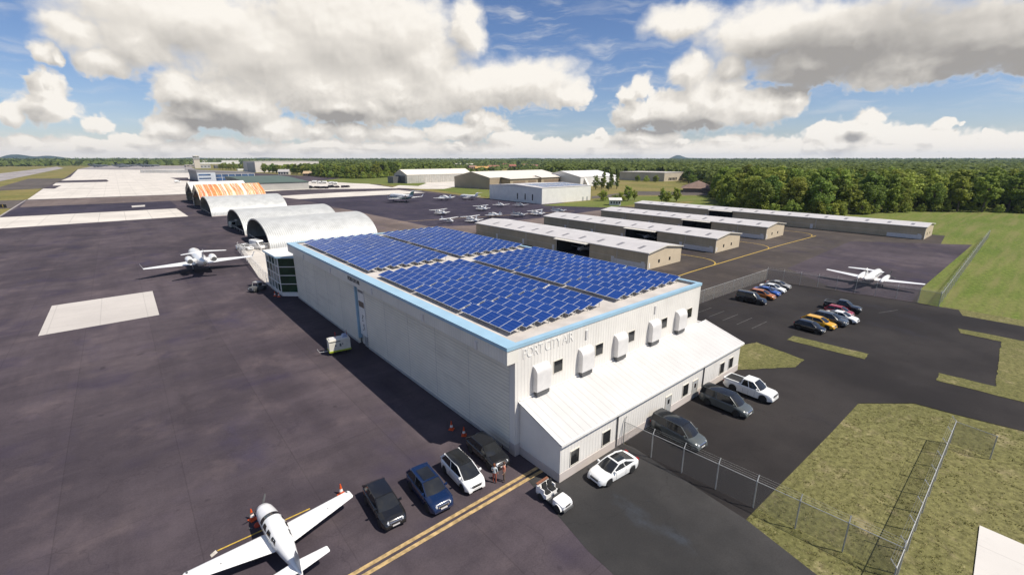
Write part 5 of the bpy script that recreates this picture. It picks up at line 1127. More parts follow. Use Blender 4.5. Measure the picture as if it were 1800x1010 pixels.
# ---------------------------------------------------------------- people
def person(label, loc, rotz, top, trousers, hairc, arms):
    t = thing('person', label, 'person', loc, rotz)
    J = {'pel':(0,0,.95),'wst':(0,0,1.10),'chs':(.01,0,1.34),'nek':(.0,0,1.50),'hd0':(.02,0,1.58),'hd1':(.025,0,1.70)}
    V_ = [(0,0,.94,.145,.125),(0,0,1.10,.135,.105),(0,0,1.30,.165,.115),(0,0,1.43,.125,.085),(0,0,1.49,.055,.055),(.01,0,1.55,.06,.065),(.015,0,1.62,.075,.09),(.015,0,1.70,.07,.085),(.01,0,1.765,.02,.03)]
    E = [(i,i+1) for i in range(8)]
    def chain(root, pts):
        prev = root
        for p in pts: V_.append(p); E.append((prev, len(V_)-1)); prev = len(V_)-1
    for s in (1,-1):
        chain(0, [(0,s*.095,.86,.095,.095),(.02,s*.105,.50,.065,.065),(-.01,s*.11,.10,.045,.045),(.0,s*.115,.05,.045,.04),(.16,s*.125,.035,.04,.032)])
        el, wr, ha = arms[0 if s > 0 else 1]
        chain(3, [(0,s*.19,1.41,.062,.062),(el[0],s*el[1],el[2],.045,.045),(wr[0],s*wr[1],wr[2],.030,.033),(ha[0],s*ha[1],ha[2],.040,.022)])
    me = bpy.data.meshes.new('person_body'); me.from_pydata([v[:3] for v in V_], E, [])
    o = bpy.data.objects.new('body', me); COL.objects.link(o)
    md = o.modifiers.new('Skin', 'SKIN'); md.use_smooth_shade = True
    for i, v in enumerate(V_): me.skin_vertices[0].data[i].radius = v[3:5]
    me.skin_vertices[0].data[0].use_root = True
    o.modifiers.new('Sub', 'SUBSURF').levels = 2; o.modifiers['Sub'].render_levels = 2
    bpy.context.view_layer.update(); dg = bpy.context.evaluated_depsgraph_get()
    m2 = bpy.data.meshes.new_from_object(o.evaluated_get(dg)); bpy.data.objects.remove(o)
    skin, topm, trm, shoe = MT['skin'], plain('shirt', top, .85), plain('trousers', trousers, .85), plain('shoe', (.04,.03,.025), .7)
    for m in (skin, topm, trm, shoe): m2.materials.append(m)
    for f in m2.polygons:
        c = f.center; arm = abs(c.y) > .20 or c.x > .14
        f.material_index = 0 if c.z > 1.49 else (3 if c.z < .085 else (2 if c.z < .97 and not (abs(c.y) > .215 or (c.z > .75 and c.x > .17)) else (1 if (c.z > 1.12 or not arm) else 0)))
        f.use_smooth = True
    ob = bpy.data.objects.new('body', m2); COL.objects.link(ob); ob.parent = t
    b = MB(); b.lathe([(.02,.175),(.075,.16),(.098,.10),(.10,.02),(.085,-.04)], (-.02,0,1.64), 'z', 14); h = b.build('hair', plain('hair', hairc, .8), t, smooth=60)
    b = MB()
    for s in (1,-1): b.box(.088,.104,s*.035-.012,s*.035+.012,1.645,1.66)
    b.box(.085,.10,-.025,.025,1.575,1.585); b.build('face', plain('face_marks', (.12,.05,.04), .6), t)
    b = MB(); b.loft([[(.095,-.014,1.60),(.095,.014,1.60),(.095,.006,1.655),(.095,-.006,1.655)], [(.125,-.008,1.605),(.125,.008,1.605),(.105,.003,1.65),(.105,-.003,1.65)]]); b.build('nose', skin, t)
    for s, (el, wr, ha) in ((1, arms[0]), (-1, arms[1])):
        b = MB(); d = (Vector((ha[0],s*ha[1],ha[2])) - Vector((wr[0],s*wr[1],wr[2]))).normalized(); q = Vector((ha[0],s*ha[1],ha[2]))
        side_ = d.cross(Vector((0,1,0))).normalized()
        for k in range(4): p0 = q+side_*(.03-.02*k); b.tube([p0, p0+d*(.045-.004*abs(k-1.5)), p0+d*(.08-.006*abs(k-1.5))+Vector((0,-s*.015,0))], [.009,.008,.006], 5)
        p0 = q-d*.02+side_*.035; b.tube([p0, p0+side_*.03+d*.03, p0+side_*.035+d*.06], [.010,.009,.007], 5); b.build('hand', skin, t)
    return t
person('person in a pale blue top and rust coloured trousers facing the parked black car', (18.92,24.5,0), .6, (.42,.46,.48), (.30,.08,.05), (.16,.05,.02), [((.02,.24,1.16),(.16,.22,1.0),(.24,.2,.98)),((.0,.25,1.15),(.05,.27,.92),(.06,.27,.84))])
person('person in a salmon pink shirt and dark trousers beside the pale blue top', (19.62,24.15,0), 2.7, (.48,.19,.13), (.14,.10,.075), (.10,.05,.03), [((-.02,.26,1.16),(.10,.27,.95),(.15,.26,.88)),((.03,.26,1.15),(.2,.2,1.08),(.28,.15,1.12))])

# ---------------------------------------------------------------- fences
def link_mat(name, dens, col=(.22,.22,.20)):
    m, nt, bb = newmat(name); v = coords(nt); sep = nt.nodes.new('ShaderNodeSeparateXYZ'); nt.links.new(v, sep.inputs[0])
    def dia(op): return ss(nt, mth(nt, 'ABSOLUTE', mth(nt, 'SUBTRACT', mth(nt, 'FRACT', mth(nt, 'MULTIPLY', mth(nt, op, sep.outputs[0], sep.outputs[2]), 11.)), .5)), .5-dens*.5-.03, .5-dens*.5+.03)
    f = mth(nt, 'MAXIMUM', dia('ADD'), dia('SUBTRACT'))
    bb.inputs['Base Color'].default_value = (*col, 1); bb.inputs['Roughness'].default_value = .6; bb.inputs['Metallic'].default_value = .2
    tr = nt.nodes.new('ShaderNodeBsdfTransparent'); mx = nt.nodes.new('ShaderNodeMixShader'); nt.links.new(f, mx.inputs[0])
    nt.links.new(tr.outputs[0], mx.inputs[1]); nt.links.new(bb.outputs[0], mx.inputs[2]); nt.links.new(mx.outputs[0], nt.nodes['Material Output'].inputs[0])
    return m
LINK = link_mat('chain_link_mesh', .15, (.24,.23,.20)); LINKF = link_mat('fine_chain_link_mesh', .22, (.26,.25,.23))
def fence(label, p, q, n, h=2.35, arm=0., mesh=None, post=.045, pm=None, wires=True, fname='chain_link_fence'):
    p = Vector(p); q = Vector(q); d = q-p; L = d.length; a = math.atan2(d.y, d.x)
    t = thing(fname, label, 'fence', (p.x, p.y, 0), a); pm = pm or MT['galv']
    b = MB(); b.quad((0,0,.04),(L,0,.04),(L,0,h),(0,0,h)); b.build('mesh_panel', mesh or LINK, t)
    for k in range(n+1):
        x = L*k/n; b = MB(); pts = [(x,0,0),(x,0,h+.03)]
        if arm: pts.append((x, arm, h+.42))
        b.tube(pts, post, 6); b.build('post', pm, t)
    b = MB(); b.tube([(0,0,h),(L,0,h)], .028, 5); b.build('top_rail', pm, t)
    if arm and wires:
        b = MB()
        for f in (.35,.65,.97): b.tube([(0,arm*f,h+.40*f),(L,arm*f,h+.40*f)], .005, 3)
        b.build('barbed_wire', pm, t)
    return t
fence('chain link fence running from the lean-to wall across asphalt and grass', (31.1,21.0), (32.6,1.6), 7, 2.3, .28, post=.05)
fence('chain link fence with outward arms across the rough grass by the concrete slab', (54.0,1.72), (30.5,1.58), 9, 2.25, -.34, post=.045)
fence('short chain link run at the end of the grass fence with a lone post', (54.0,1.72), (53.6,-.9), 1, 2.25, 0, post=.05)
fence('chain link fence along the hangar row lane side of the car park', (70,37.9), (102.96,36.84), 9, 2.4, 0, LINKF, .04)
fence('chain link fence between the car park and the twin propeller aeroplane', (102.96,36.84), (107.2,12.5), 8, 2.4, .2, LINKF, .045)
fence('short chain link return at the right end of the car park fence', (107.2,12.5), (106.9,9.6), 1, 2.4, .2, LINKF, .05)
fence('long chain link fence running off between two grass fields', (106.9,9.6), (218,12.1), 26, 2.3, .2, LINK, .05)
fence('white post fence around the pale yard at the stair tower', (20.2,101), (22.6,146), 15, 2.3, -.25, link_mat('pale_chain_link', .14, (.55,.53,.5)), .05, MT['white'])
fence('white post fence at the near side of the arched hangars', (23,142.2), (30,141.6), 3, 2.3, 0, link_mat('pale_chain_link_end', .14, (.55,.53,.5)), .05, MT['white'])
# ---------------------------------------------------------------- trees
def leafcloud(rng, clumps, per, leaf, up=.25):
    b = MB()
    for c, rc in clumps:
        for _ in range(per):
            d = Vector((rng.gauss(0,1), rng.gauss(0,1), rng.gauss(0,1)+up)).normalized()
            p = Vector(c) + Vector((d.x, d.y, d.z*.72))*rc*rng.uniform(.55,1.08)
            n = (d*1.1 + Vector((rng.gauss(0,.5), rng.gauss(0,.5), rng.gauss(0,.5)+.25))).normalized()
            a = n.cross(Vector((rng.gauss(0,1), rng.gauss(0,1), rng.gauss(0,1)))).normalized(); e = n.cross(a); s = leaf*rng.uniform(.6,1.3)
            b.add([p-a*s*.55, p-e*s*.42+n*s*.08, p+a*s*.6, p+e*s*.42-n*s*.08], [(0,1,2,3)])
    return b
def make_tree(seed, h, r, base, kind, name, nclump=40, per=52, leaf=.98, conic=0.):
    rng = random.Random(seed); t = thing(name, kind[0], 'tree' if h > 6 else 'bush', (0,0,0)); cl = []
    hc = h - base; ctr = base + hc*.5
    for i in range(nclump):
        while True:
            d = Vector((rng.uniform(-1,1), rng.uniform(-1,1), rng.uniform(-1,1)))
            if .35 < d.length < 1: break
        d *= (.82/d.length)*rng.uniform(.55,1.05) if rng.random() < .8 else 1
        z = ctr + d.z*hc*.5; k = (1-conic*((z-base)/hc)) * (.80+.35*rng.random())
        cl.append(((d.x*r*k, d.y*r*k, z), rng.uniform(.15,.33)*r*(1-.5*conic*((z-base)/hc))+.35))
    tr = MB(); lean = (rng.uniform(-.5,.5), rng.uniform(-.5,.5))
    tr.tube([(0,0,-.2),(lean[0]*.3,lean[1]*.3,h*.3),(lean[0],lean[1],h*.72)], [h*.022+.06, h*.016+.04, h*.004+.02], 7)
    for c, rc in rng.sample(cl, min(9, len(cl))):
        z0 = h*rng.uniform(.25,.55); tr.tube([(lean[0]*.4,lean[1]*.4,z0), (c[0]*.5,c[1]*.5,(z0+c[2])*.52), c], [h*.008+.02, h*.005+.015, .02], 5)
    tr.build('trunk', MT['bark'], t); leafcloud(rng, cl, per, leaf).build('crown', kind[1], t)
    return t
KB = [make_tree(11, 20, 6.2, 1.5, ('', MT['fol_a']), 'broadleaf_tree'), make_tree(12, 22, 6.8, 2.2, ('', MT['fol_c']), 'broadleaf_tree'), make_tree(13, 18, 5.6, 1.5, ('', MT['fol_b']), 'broadleaf_tree'),
      make_tree(14, 21, 5.0, 1.6, ('', MT['fol_a']), 'broadleaf_tree', 50), make_tree(15, 19, 7.0, 2.2, ('', MT['fol_c']), 'broadleaf_tree', 56), make_tree(16, 20, 6., 2, ('', MT['fol_b']), 'broadleaf_tree', 52)]
KS = [make_tree(21, 6, 3.0, .2, ('', MT['fol_a']), 'leafy_bush', 26, 36, .6), make_tree(22, 5.6, 3.4, .1, ('', MT['fol_b']), 'leafy_bush', 26, 36, .6)]
KC = [make_tree(31, 17, 3.2, 1., ('', MT['fol_c']), 'conifer_tree', 52, 34, .6, .75)]
used_proto = set()
def plant(proto, x, y, s, label, group=None, sz=1.):
    rng = random.Random(int(x*31+y*17)); rz = rng.uniform(0, 6.28)
    if id(proto) not in used_proto and proto not in KIDS:
        KIDS[proto] = kids(proto)
    c = copy_tree(proto); c.location = (x, y, -.05); c.rotation_euler[2] = rz; c.scale = (s, s, s*sz); c['label'] = label
    if group: c['group'] = group
    return c
def inside(p, poly):
    c = False
    for (x0, y0), (x1, y1) in zip(poly, poly[1:]+poly[:1]):
        if (y0 > p[1]) != (y1 > p[1]) and p[0] < (x1-x0)*(p[1]-y0)/(y1-y0)+x0: c = not c
    return c
EDGE = [(350,-46), (329.9,8.8), (319,27.5), (300,44), (274,56), (236,66), (224,84), (232,100), (262,122), (291,140), (318,158)]
WOOD = EDGE + [(400,190), (480,170), (520,60), (480,-50)]
rng = random.Random(5); c_ = []
x = 220
while x < 520:
    y = -50
    while y < 200:
        p = (x+rng.uniform(-3.4,3.4), y+rng.uniform(-3.4,3.4))
        if inside(p, WOOD): c_.append(p)
        y += 9.2
    x += 8.8
def dedge(p): return min((Vector(p)-(Vector(a)+(Vector(b)-Vector(a))*max(0, min(1, (Vector(p)-Vector(a)).dot(Vector(b)-Vector(a))/(Vector(b)-Vector(a)).length_squared)))).length for a, b in zip(EDGE, EDGE[1:]))
c_.sort(key=lambda p: p[0]**2+p[1]**2)
near, deep = c_[:190], c_[190:]
TL = ('dark tree crowded inside the wood behind the longest tan row', 'bright green tree crowded inside the wood behind the longest tan row', 'tree standing at the edge of the mown field in the right wood', 'mid green tree crowded inside the wood behind the longest tan row')
for p in near:
    d = dedge(p); i = rng.randrange(6); s = rng.uniform(.80,1.08)*(1 if d > 7 else .88)
    ed = d < 8 and p[1] < 60
    plant(KB[i], p[0], p[1], s, TL[2] if ed else TL[(3,0,1,3,0,1)[i]], 'trees of the wood by the mown field' if ed else 'trees of the right wood')
for a, b in zip(EDGE[1:], EDGE[2:]):
    a, b = Vector(a), Vector(b); n = int((b-a).length/6.5)+1
    for k in range(n):
        p = a+(b-a)*(k+rng.random()*.8)/n + Vector((rng.uniform(-1.5,2.5), rng.uniform(-1.5,2.5)))
        plant(KS[rng.randrange(2)], p.x, p.y, rng.uniform(.6,1.25), 'leafy bush along the foot of the right wood', 'bushes along the right wood')
# the left wood beyond the apron
LE = [(218.00, 1003.26), (233.76, 913.91), (238.24, 798.00), (229.57, 679.22), (242.03, 616.73), (273.52, 615.24), (335.41, 664.41)]
for row_, (off, n) in enumerate(((0,30),(9,26),(24,14))):
    tot = [(Vector(b)-Vector(a)).length for a, b in zip(LE, LE[1:])]; S = sum(tot)
    for k in range(n):
        u = S*(k+.5+rng.uniform(-.35,.35))/n; i = 0
        while i < len(tot)-1 and u > tot[i]: u -= tot[i]; i += 1
        a, b = Vector(LE[i]), Vector(LE[i+1]); p = a+(b-a)*(u/tot[i]); p = p + p.normalized()*(off+rng.uniform(0,9)) 
        sc_ = rng.uniform(.72,1.0)*(1.12 if p.x > 255 else .95)
        plant(KB[rng.randrange(6)], p.x, p.y, sc_, 'tree in the front rows of the left wood beyond the aprons', 'trees of the left wood')
for k in range(34):
    i = 2+k*4//34; u = (k*4/34) % 1; p = Vector(LE[i])+(Vector(LE[i+1])-Vector(LE[i]))*u - Vector(LE[3]).normalized()*rng.uniform(0,6)
    plant(KS[k % 2], p.x, p.y, rng.uniform(.9,1.6), 'bush at the foot of the left wood', 'bushes of the left wood')
for k in range(9):
    p = Vector((205.76, 1386.06))+(Vector((233.28, 1242.01))-Vector((205.76, 1386.06)))*(k+rng.uniform(-.3,.3))/8.5
    plant(KB[(2,5,0)[k % 3]], p.x, p.y, rng.uniform(.75,.95), 'light green tree in the clump left of the huge pale hangar', 'trees left of the huge pale hangar')
rd = make_tree(41, 14, 4.6, 2, ('small red leaved tree standing out before the left wood', MT['red_leaf']), 'red_tree', 30, 30, .9)
rd.location = (*(240.72, 964.07), 0)
for (p, k, s, l) in (((353.96, 318.82),KB[2],.62,'light tree against the white hangar wall'), ((358.81, 314.71),KB[0],.55,'darker tree right of the light one against the white hangar wall'),
    ((313.31, 258.48),KB[0],.60,'broad round tree below the white hangar'), ((317.42, 255.00),KB[3],.52,'mid green tree right of the broad round one below the white hangar'),
    ((337.93, 269.61),KC[0],.95,'slim dark conifer, leftmost of three before the white hangar'), ((336.27, 259.94),KC[0],1.0,'tall dark conifer in the middle of three before the white hangar'), ((333.53, 251.61),KC[0],.85,'short dark conifer, rightmost of three before the white hangar'),
    ((310.04, 241.87),KB[4],.42,'low dark tree at the conifers foot'), ((241.70, 173.09),KB[5],.50,'bright spreading bush tree by the small white shed'), ((234.89, 173.62),KS[1],1.0,'bush left of the bright spreading bush tree'),
    ((229.76, 183.20),KS[0],1.1,'round bush between the pale hangar and the small shed'), ((231.95, 176.12),KS[0],.7,'little bush beside the small shed'), ((248.15, 173.00),KB[2],.38,'small bright tree right of the spreading bush tree'),
    ((250.73, 155.12),KB[0],.42,'small tree left of the pair above the longest tan row'), ((249.71, 151.02),KS[0],1.1,'bush between the pair of trees above the longest tan row'), ((261.14, 151.39),KB[5],.45,'small tree right of the pair above the longest tan row'),
    ((473.48, 262.44),KB[1],.78,'dark tree at the right end of the tan warehouse'), ((444.25, 242.35),KB[4],.6,'dark spreading tree between the warehouse and the brown roof'), ((345.26, 169.23),KB[1],.55,'dark tree right of the brown hipped roof'),
    ((335.90, 161.97),KS[0],1.4,'bush at the right wall of the brown roofed house'), ((464.51, 321.78),KS[0],1.2,'bush at the dark side of the warehouse, leftmost'), ((466.60, 310.84),KS[1],1.2,'bush at the middle of the dark warehouse side'), ((468.64, 300.17),KS[0],1.3,'bush near the lit corner of the warehouse'),
    ((298.69, 141.41),KB[2],.5,'light tree at the left tip of the right wood'), ((284.44, 131.66),KB[5],.55,'bright tree at the left tip of the right wood, lower than its neighbour')):
    plant(k, p[0], p[1], s, l)
for o in KB + KS + KC:
    for c in kids(o): bpy.data.objects.remove(c)
    bpy.data.objects.remove(o)
# far woods: one mass nobody could count
AZ0 = [(-15,2500),((5.77, -0.11)[0],2500),((6.05, -0.11)[0],3300),((10.94, -0.12)[0],3300),((11.09, -0.12)[0],1180),((17.97, -0.12)[0],1010),((20.38, -0.13)[0],830),((27.03, -0.13)[0],740),((28.02, -0.13)[0],680),((32.71, -0.13)[0],700),((36.81, -0.13)[0],660),((44.4, -0.13)[0],700),((47.14, -0.13)[0],640),((53.49, -0.13)[0],700),((60.45, -0.12)[0],690),((61.05, -0.12)[0],560),((63.14, -0.12)[0],500),((66.0, -0.12)[0],480),((76.14, -0.11)[0],480),((89.13, -0.09)[0],430),(110,420)]
b = MB(); rng = random.Random(9)
def canopy(p, r, h, n):
    for _ in range(n):
        d = Vector((rng.gauss(0,1), rng.gauss(0,1), abs(rng.gauss(0,1))*.9+.05)).normalized(); c = Vector((p[0]+d.x*r, p[1]+d.y*r, h*.42+d.z*h*.56))
        nn = (d+Vector((rng.gauss(0,.4), rng.gauss(0,.4), .2))).normalized(); a = nn.cross(Vector((rng.gauss(0,1), rng.gauss(0,1), rng.gauss(0,1)))).normalized(); e = nn.cross(a); s = r*rng.uniform(.35,.6)
        b.add([c-a*s, c-e*s*.8, c+a*s, c+e*s*.8], [(0,1,2,3)])
for p in deep: canopy(p, 5.4, 17.5*rng.uniform(.85,1.05), 60)
dist = 420.
while dist < 7000:
    step = max(9., dist*.017)
    az = -14.
    while az < 106:
        az += math.degrees(step/dist)*rng.uniform(.7,1.3)
        if dist < lerp_tab(AZ0, az): continue
        vill = (32.71, -0.13)[0] < az < (44.4, -0.13)[0] and 620 < dist < 1750
        if vill and rng.random() < .90: continue
        dd = dist+rng.uniform(-.5,.5)*step*1.3; p = (dd*math.sin(R(az)), dd*math.cos(R(az)))
        if abs(p[0]-400) < 130 and -60 < p[1] < 200 and dist < 560: continue
        hh_ = rng.uniform(12,17)*(1 if dist < 2500 else 1.1)*(.6 if vill else 1); canopy(p, max(5., step*.62), hh_, 30 if dist < 1100 else (16 if dist < 2600 else 9))
    dist += step*.95 if dist < 1500 else step*1.8
o = b.build('distant_woods', foliage('distant_foliage', (.085,.125,.028), (.18,.215,.055))); o['kind'] = 'stuff'; o['label'] = 'dark green woods reaching to the horizon'; o['category'] = 'woods'
# hills
def hill_h(px): 
    z = 22 + 10*mnoise.noise(Vector((px*.01, 2, 0))) + 5*mnoise.noise(Vector((px*.04, 5, 0)))
    for c, w, a in ((30,32,60),(88,26,42),(200,80,14),(345,50,26),(480,60,22),(925,40,22),(820,70,10),(1190,12,62),(1215,24,22),(1330,30,10)): z += a*math.exp(-((px-c)/w)**2)
    return z
b = MB(); hx = [-300+6*i for i in range(400)]; r0, r1 = [], []
for px in hx:
    az = math.atan((px-900)/830.) + R(40.2616); d = 8200.
    r0.append((d*.93*math.sin(az), d*.93*math.cos(az), -1)); r1.append((d*math.sin(az), d*math.cos(az), hill_h(px)))
r2 = [(x*1.15, y*1.15, -1) for x, y, z in r1]
b.loft([r0, r1, r2], caps=False, closed=False)
o = b.build('hills', plain('wooded_hills', (.030,.050,.030), .9, 0, .3, .004), smooth=60); o['kind'] = 'structure'
# grass blades on the rough turf near the camera
SLAB = [(q[0], q[1]) for q in ((42.61, -1.17), (42.56, -4.32), (37.02, -4.45), (36.22, -1.46))]
def blades(name, polys, n, hgt, lab):
    rng = random.Random(3); b = MB(); k = 0
    bb = [(min(p[0] for p in q), max(p[0] for p in q), min(p[1] for p in q), max(p[1] for p in q)) for q in polys]
    ar = [(c[1]-c[0])*(c[3]-c[2]) for c in bb]; S = sum(ar)
    while k < n:
        i = rng.choices(range(len(polys)), ar)[0]; x, y = rng.uniform(*bb[i][:2]), rng.uniform(*bb[i][2:])
        k += 1
        if not inside((x, y), polys[i]) or inside((x, y), SLAB): continue
        dn = mnoise.noise(Vector((x*.5, y*.5, 1)))
        if dn < -.25 and rng.random() < .6: continue
        for _ in range(4):
            a = rng.uniform(0, 6.28); w = rng.uniform(.02,.05); h = hgt*rng.uniform(.4,1.2)*(1+.5*dn); c, s = math.cos(a), math.sin(a); px, py = x+rng.uniform(-.12,.12), y+rng.uniform(-.12,.12); l = rng.uniform(.7,1.7)*h
            b.add([(px-c*w,py-s*w,-.06),(px+c*w,py+s*w,-.06),(px-s*l,py+c*l,h-.06)], [(0,1,2)])
    m, nt, bs = newmat(name); g = nt.nodes.new('ShaderNodeNewGeometry'); cr = nt.nodes.new('ShaderNodeValToRGB'); e = cr.color_ramp.elements
    e[0].color = (.13,.135,.040,1); e[1].color = (.44,.36,.20,1); e[1].position = 1
    for p, cc in ((.45,(.18,.175,.062,1)), (.75,(.27,.235,.11,1))): q = e.new(p); q.color = cc
    nn = noise(nt, coords(nt), .45, 4, .6); nt.links.new(mth(nt, 'MULTIPLY_ADD', g.outputs['Random Per Island'], .6, mth(nt, 'MULTIPLY_ADD', nn, 1.4, -.5)), cr.inputs[0])
    nt.links.new(cr.outputs[0], bs.inputs['Base Color']); bs.inputs['Roughness'].default_value = .8; bs.inputs['Specular IOR Level'].default_value = .1
    tr = nt.nodes.new('ShaderNodeBsdfTranslucent'); nt.links.new(cr.outputs[0], tr.inputs[0]); mx = nt.nodes.new('ShaderNodeMixShader'); mx.inputs[0].default_value = .45
    nt.links.new(bs.outputs[0], mx.inputs[1]); nt.links.new(tr.outputs[0], mx.inputs[2]); nt.links.new(mx.outputs[0], nt.nodes['Material Output'].inputs[0])
    o = b.build(name, m); o['kind'] = 'stuff'; o['label'] = lab; o['category'] = 'grass'
GP = [(56.10, 8.81), (60.29, 5.26), (60.60, 1.82), (61.36, -2.58), (80,-20), (20,-30), (29.11, 4.72), (30.57, 9.58), (35.40, 9.51), (48.11, 9.13)]
GP2 = [(61.70, 24.14), (64.88, 23.02), (64.14, 20.29), (63.64, 17.14), (61.10, 17.08), (54.85, 21.30)]
GP3 = [(93.82, 5.49), (94.13, -4.36), (70.70, -4.60), (69.77, 4.50), (71.44, 4.62), (72.31, -0.01), (92.50, 0.72)]
blades('rough_grass_blades', [GP, GP2, GP3], 15000, .085, 'short rough grass with dry straw patches')
# ---------------------------------------------------------------- haze, light, sky, camera
def haze(dens):
    b = MB(); b.box(-3500, 10500, -2500, 10500, -1.2, 130); m = bpy.data.materials.new('haze'); m.use_nodes = True; nt = m.node_tree; nt.nodes.clear()
    o = nt.nodes.new('ShaderNodeOutputMaterial'); v = nt.nodes.new('ShaderNodeVolumePrincipled'); v.inputs['Color'].default_value = (.55,.74,1,1); v.inputs['Density'].default_value = dens; v.inputs['Anisotropy'].default_value = .2
    nt.links.new(v.outputs[0], o.inputs['Volume']); ob = b.build('haze', m); ob['kind'] = 'stuff'
SUN = Vector((3.75, -6.7, 10.5)).normalized()
el = math.asin(SUN.z); azs = math.atan2(SUN.x, SUN.y)
ld = bpy.data.lights.new('sun', 'SUN'); ld.energy = 4.6; ld.angle = R(.5); ld.color = (1., .94, .84)
lo = bpy.data.objects.new('sun', ld); COL.objects.link(lo); lo.rotation_euler = (-SUN).to_track_quat('-Z', 'Y').to_euler(); lo.location = (0, -20, 60)
w = bpy.data.worlds.new('World'); sc.world = w; w.use_nodes = True; nt = w.node_tree; nt.nodes.clear()
out = nt.nodes.new('ShaderNodeOutputWorld'); bg = nt.nodes.new('ShaderNodeBackground'); bg2 = nt.nodes.new('ShaderNodeBackground'); mix = nt.nodes.new('ShaderNodeMixShader')
sky = nt.nodes.new('ShaderNodeTexSky'); sky.sky_type = 'NISHITA'; sky.sun_disc = False; sky.sun_elevation = el; sky.sun_rotation = azs
sky.altitude = 200; sky.air_density = 1.0; sky.dust_density = .3; sky.ozone_density = 2.4
hs = nt.nodes.new('ShaderNodeHueSaturation'); hs.inputs['Saturation'].default_value = 1.12; hs.inputs['Value'].default_value = 1.0; nt.links.new(sky.outputs[0], hs.inputs['Color'])
nt.links.new(mixc(nt, 1., hs.outputs[0], (.98,.95,1.10), 'MULTIPLY'), bg.inputs[0]); bg.inputs[1].default_value = .075
haze(.00005)
# cloud field as a node group over (azimuth, elevation) in degrees
BL = [((7.85, 12.75),10.93,3.50),
  ((14.26, 10.56),9.43,5.43),
  ((21.63, 12.71),10.89,5.78),
  ((27.59, 13.07),7.32,4.84),
  ((30.55, 10.43),4.43,5.12),
  ((35.14, 13.88),2.55,2.97),
  ((27.25, 8.02),8.74,3.51),
  ((18.81, 7.67),8.57,3.37),
  ((41.58, 8.53),7.88,2.97),
  ((35.63, 7.9),6.56,2.70),
  ((46.89, 7.09),3.28,1.58),
  ((27.17, 6.84),8.79,2.68),
  ((9.02, 5.48),4.89,2.66),
  ((5.93, 6.56),2.49,2.28),
  ((11.93, 4.83),3.64,2.49),
  ((7.37, 4.08),3.80,1.33),
  ((20.32, 5.44),4.73,2.05),
  ((24.57, 5.57),3.72,2.09),
  ((-2.88, 8.4),0.90,0.95),
  ((-2.14, 8.2),0.43,0.71),
  ((-3.29, 5.54),1.57,2.02),
  ((-3.38, 4.2),2.29,1.37),
  ((-5.46, 3.83),0.98,1.16),
  ((-0.47, 3.2),1.24,0.97),
  ((55.15, 7.96),1.36,1.40),
  ((53.84, 7.12),1.57,1.06),
  ((54.45, 4.7),3.16,1.95),
  ((58.73, 5.2),3.93,2.85),
  ((60.12, 9.14),2.32,1.94),
  ((64.08, 8.9),1.93,1.62),
  ((62.47, 5.94),4.87,3.15),
  ((67.51, 5.15),3.44,2.00),
  ((70.1, 5.67),1.30,1.83),
  ((58.79, 13.75),4.31,1.86),
  ((67.09, 11.99),6.66,3.26),
  ((74.26, 11.16),7.98,3.53),
  ((82.93, 9.93),7.02,3.40),
  ((70.99, 8.87),5.32,2.29),
  ((78.88, 8.3),8.03,2.09),
  ((87.14, 9.24),4.54,3.60),
  ((76.79, 3.9),1.39,1.23),
  ((76.11, 2.75),2.90,1.46),
  ((79.61, 2.13),2.24,1.00),
  ((72.99, 2.04),2.02,0.98),
  ((73.58, 2.84),1.04,0.86),
  ((82.04, 2.67),0.67,0.77),
  ((83.03, 2.73),0.29,0.25),
  ((81.7, 1.48),2.12,0.89),
  ((85.85, 1.29),1.67,0.73),
  ((85.33, 1.72),0.61,0.46),
  ((35.89, 4.84),1.75,1.13),
  ((37.56, 4.03),2.57,1.52),
  ((33.5, 3.12),4.35,1.40),
  ((40.26, 2.3),3.07,1.17),
  ((22.18, 2.8),2.76,1.23),
  ((50.7, 2.71),0.92,0.64),
  ((2.09, 1.81),2.53,0.82),
  ((3.53, 2.72),1.13,0.83),
  ((18.28, 2.73),2.34,0.96),
  ((-0.61, 10.2),2.58,1.75),
  ((0.85, 8.21),2.34,1.39),
  ((3.61, 10.36),3.75,2.77),
  ((4.88, 2.92),2.71,1.16),
  ((13.83, 3.21),3.27,1.38),
  ((26.9, 2.86),3.86,1.26),
  ((55.58, 2.22),5.07,0.87),
  ((44.36, 1.64),5.43,0.91),
  ((65.77, 1.78),4.45,0.95),
  ((74.96, 1.52),4.16,0.86),
  ((-4.8, 1.39),2.73,0.83),
  ((-0.45, 1.25),3.15,0.80),
  ((-7.28, 1.02),0.77,0.31),
  ((-4.61, 0.63),0.59,0.31),
  ((-2.57, 0.98),1.81,0.70),
  ((-0.26, 1.31),0.87,0.45),
  ((4.2, 0.83),2.34,0.79),
  ((6.76, 0.93),1.35,0.61),
  ((8.42, 1.07),2.69,1.10),
  ((12.11, 1.25),1.99,0.57),
  ((18.11, 1.23),3.36,1.04),
  ((20.98, 0.88),3.41,1.37),
  ((24.54, 1.22),2.38,0.76),
  ((28.37, 0.99),1.41,0.36),
  ((34.09, 1.63),1.09,0.35),
  ((37.42, 0.8),2.45,0.67),
  ((41.37, 1.23),2.26,0.65),
  ((48.08, 1.58),2.04,0.68),
  ((49.88, 1.87),3.69,1.03),
  ((56.19, 1.63),3.11,0.94),
  ((59.69, 1.81),1.35,0.50),
  ((65.38, 1.0),3.11,1.35),
  ((66.86, 0.75),0.81,0.34),
  ((72.3, 1.05),1.62,0.71),
  ((73.29, 1.22),1.33,0.41),
  ((78.35, 1.25),1.34,0.41),
  ((79.2, 0.82),0.66,0.26),
  ((81.7, 0.61),1.05,0.44),
  ((83.92, 1.38),0.84,0.31),
  ((86.37, 1.34),1.48,0.69)]
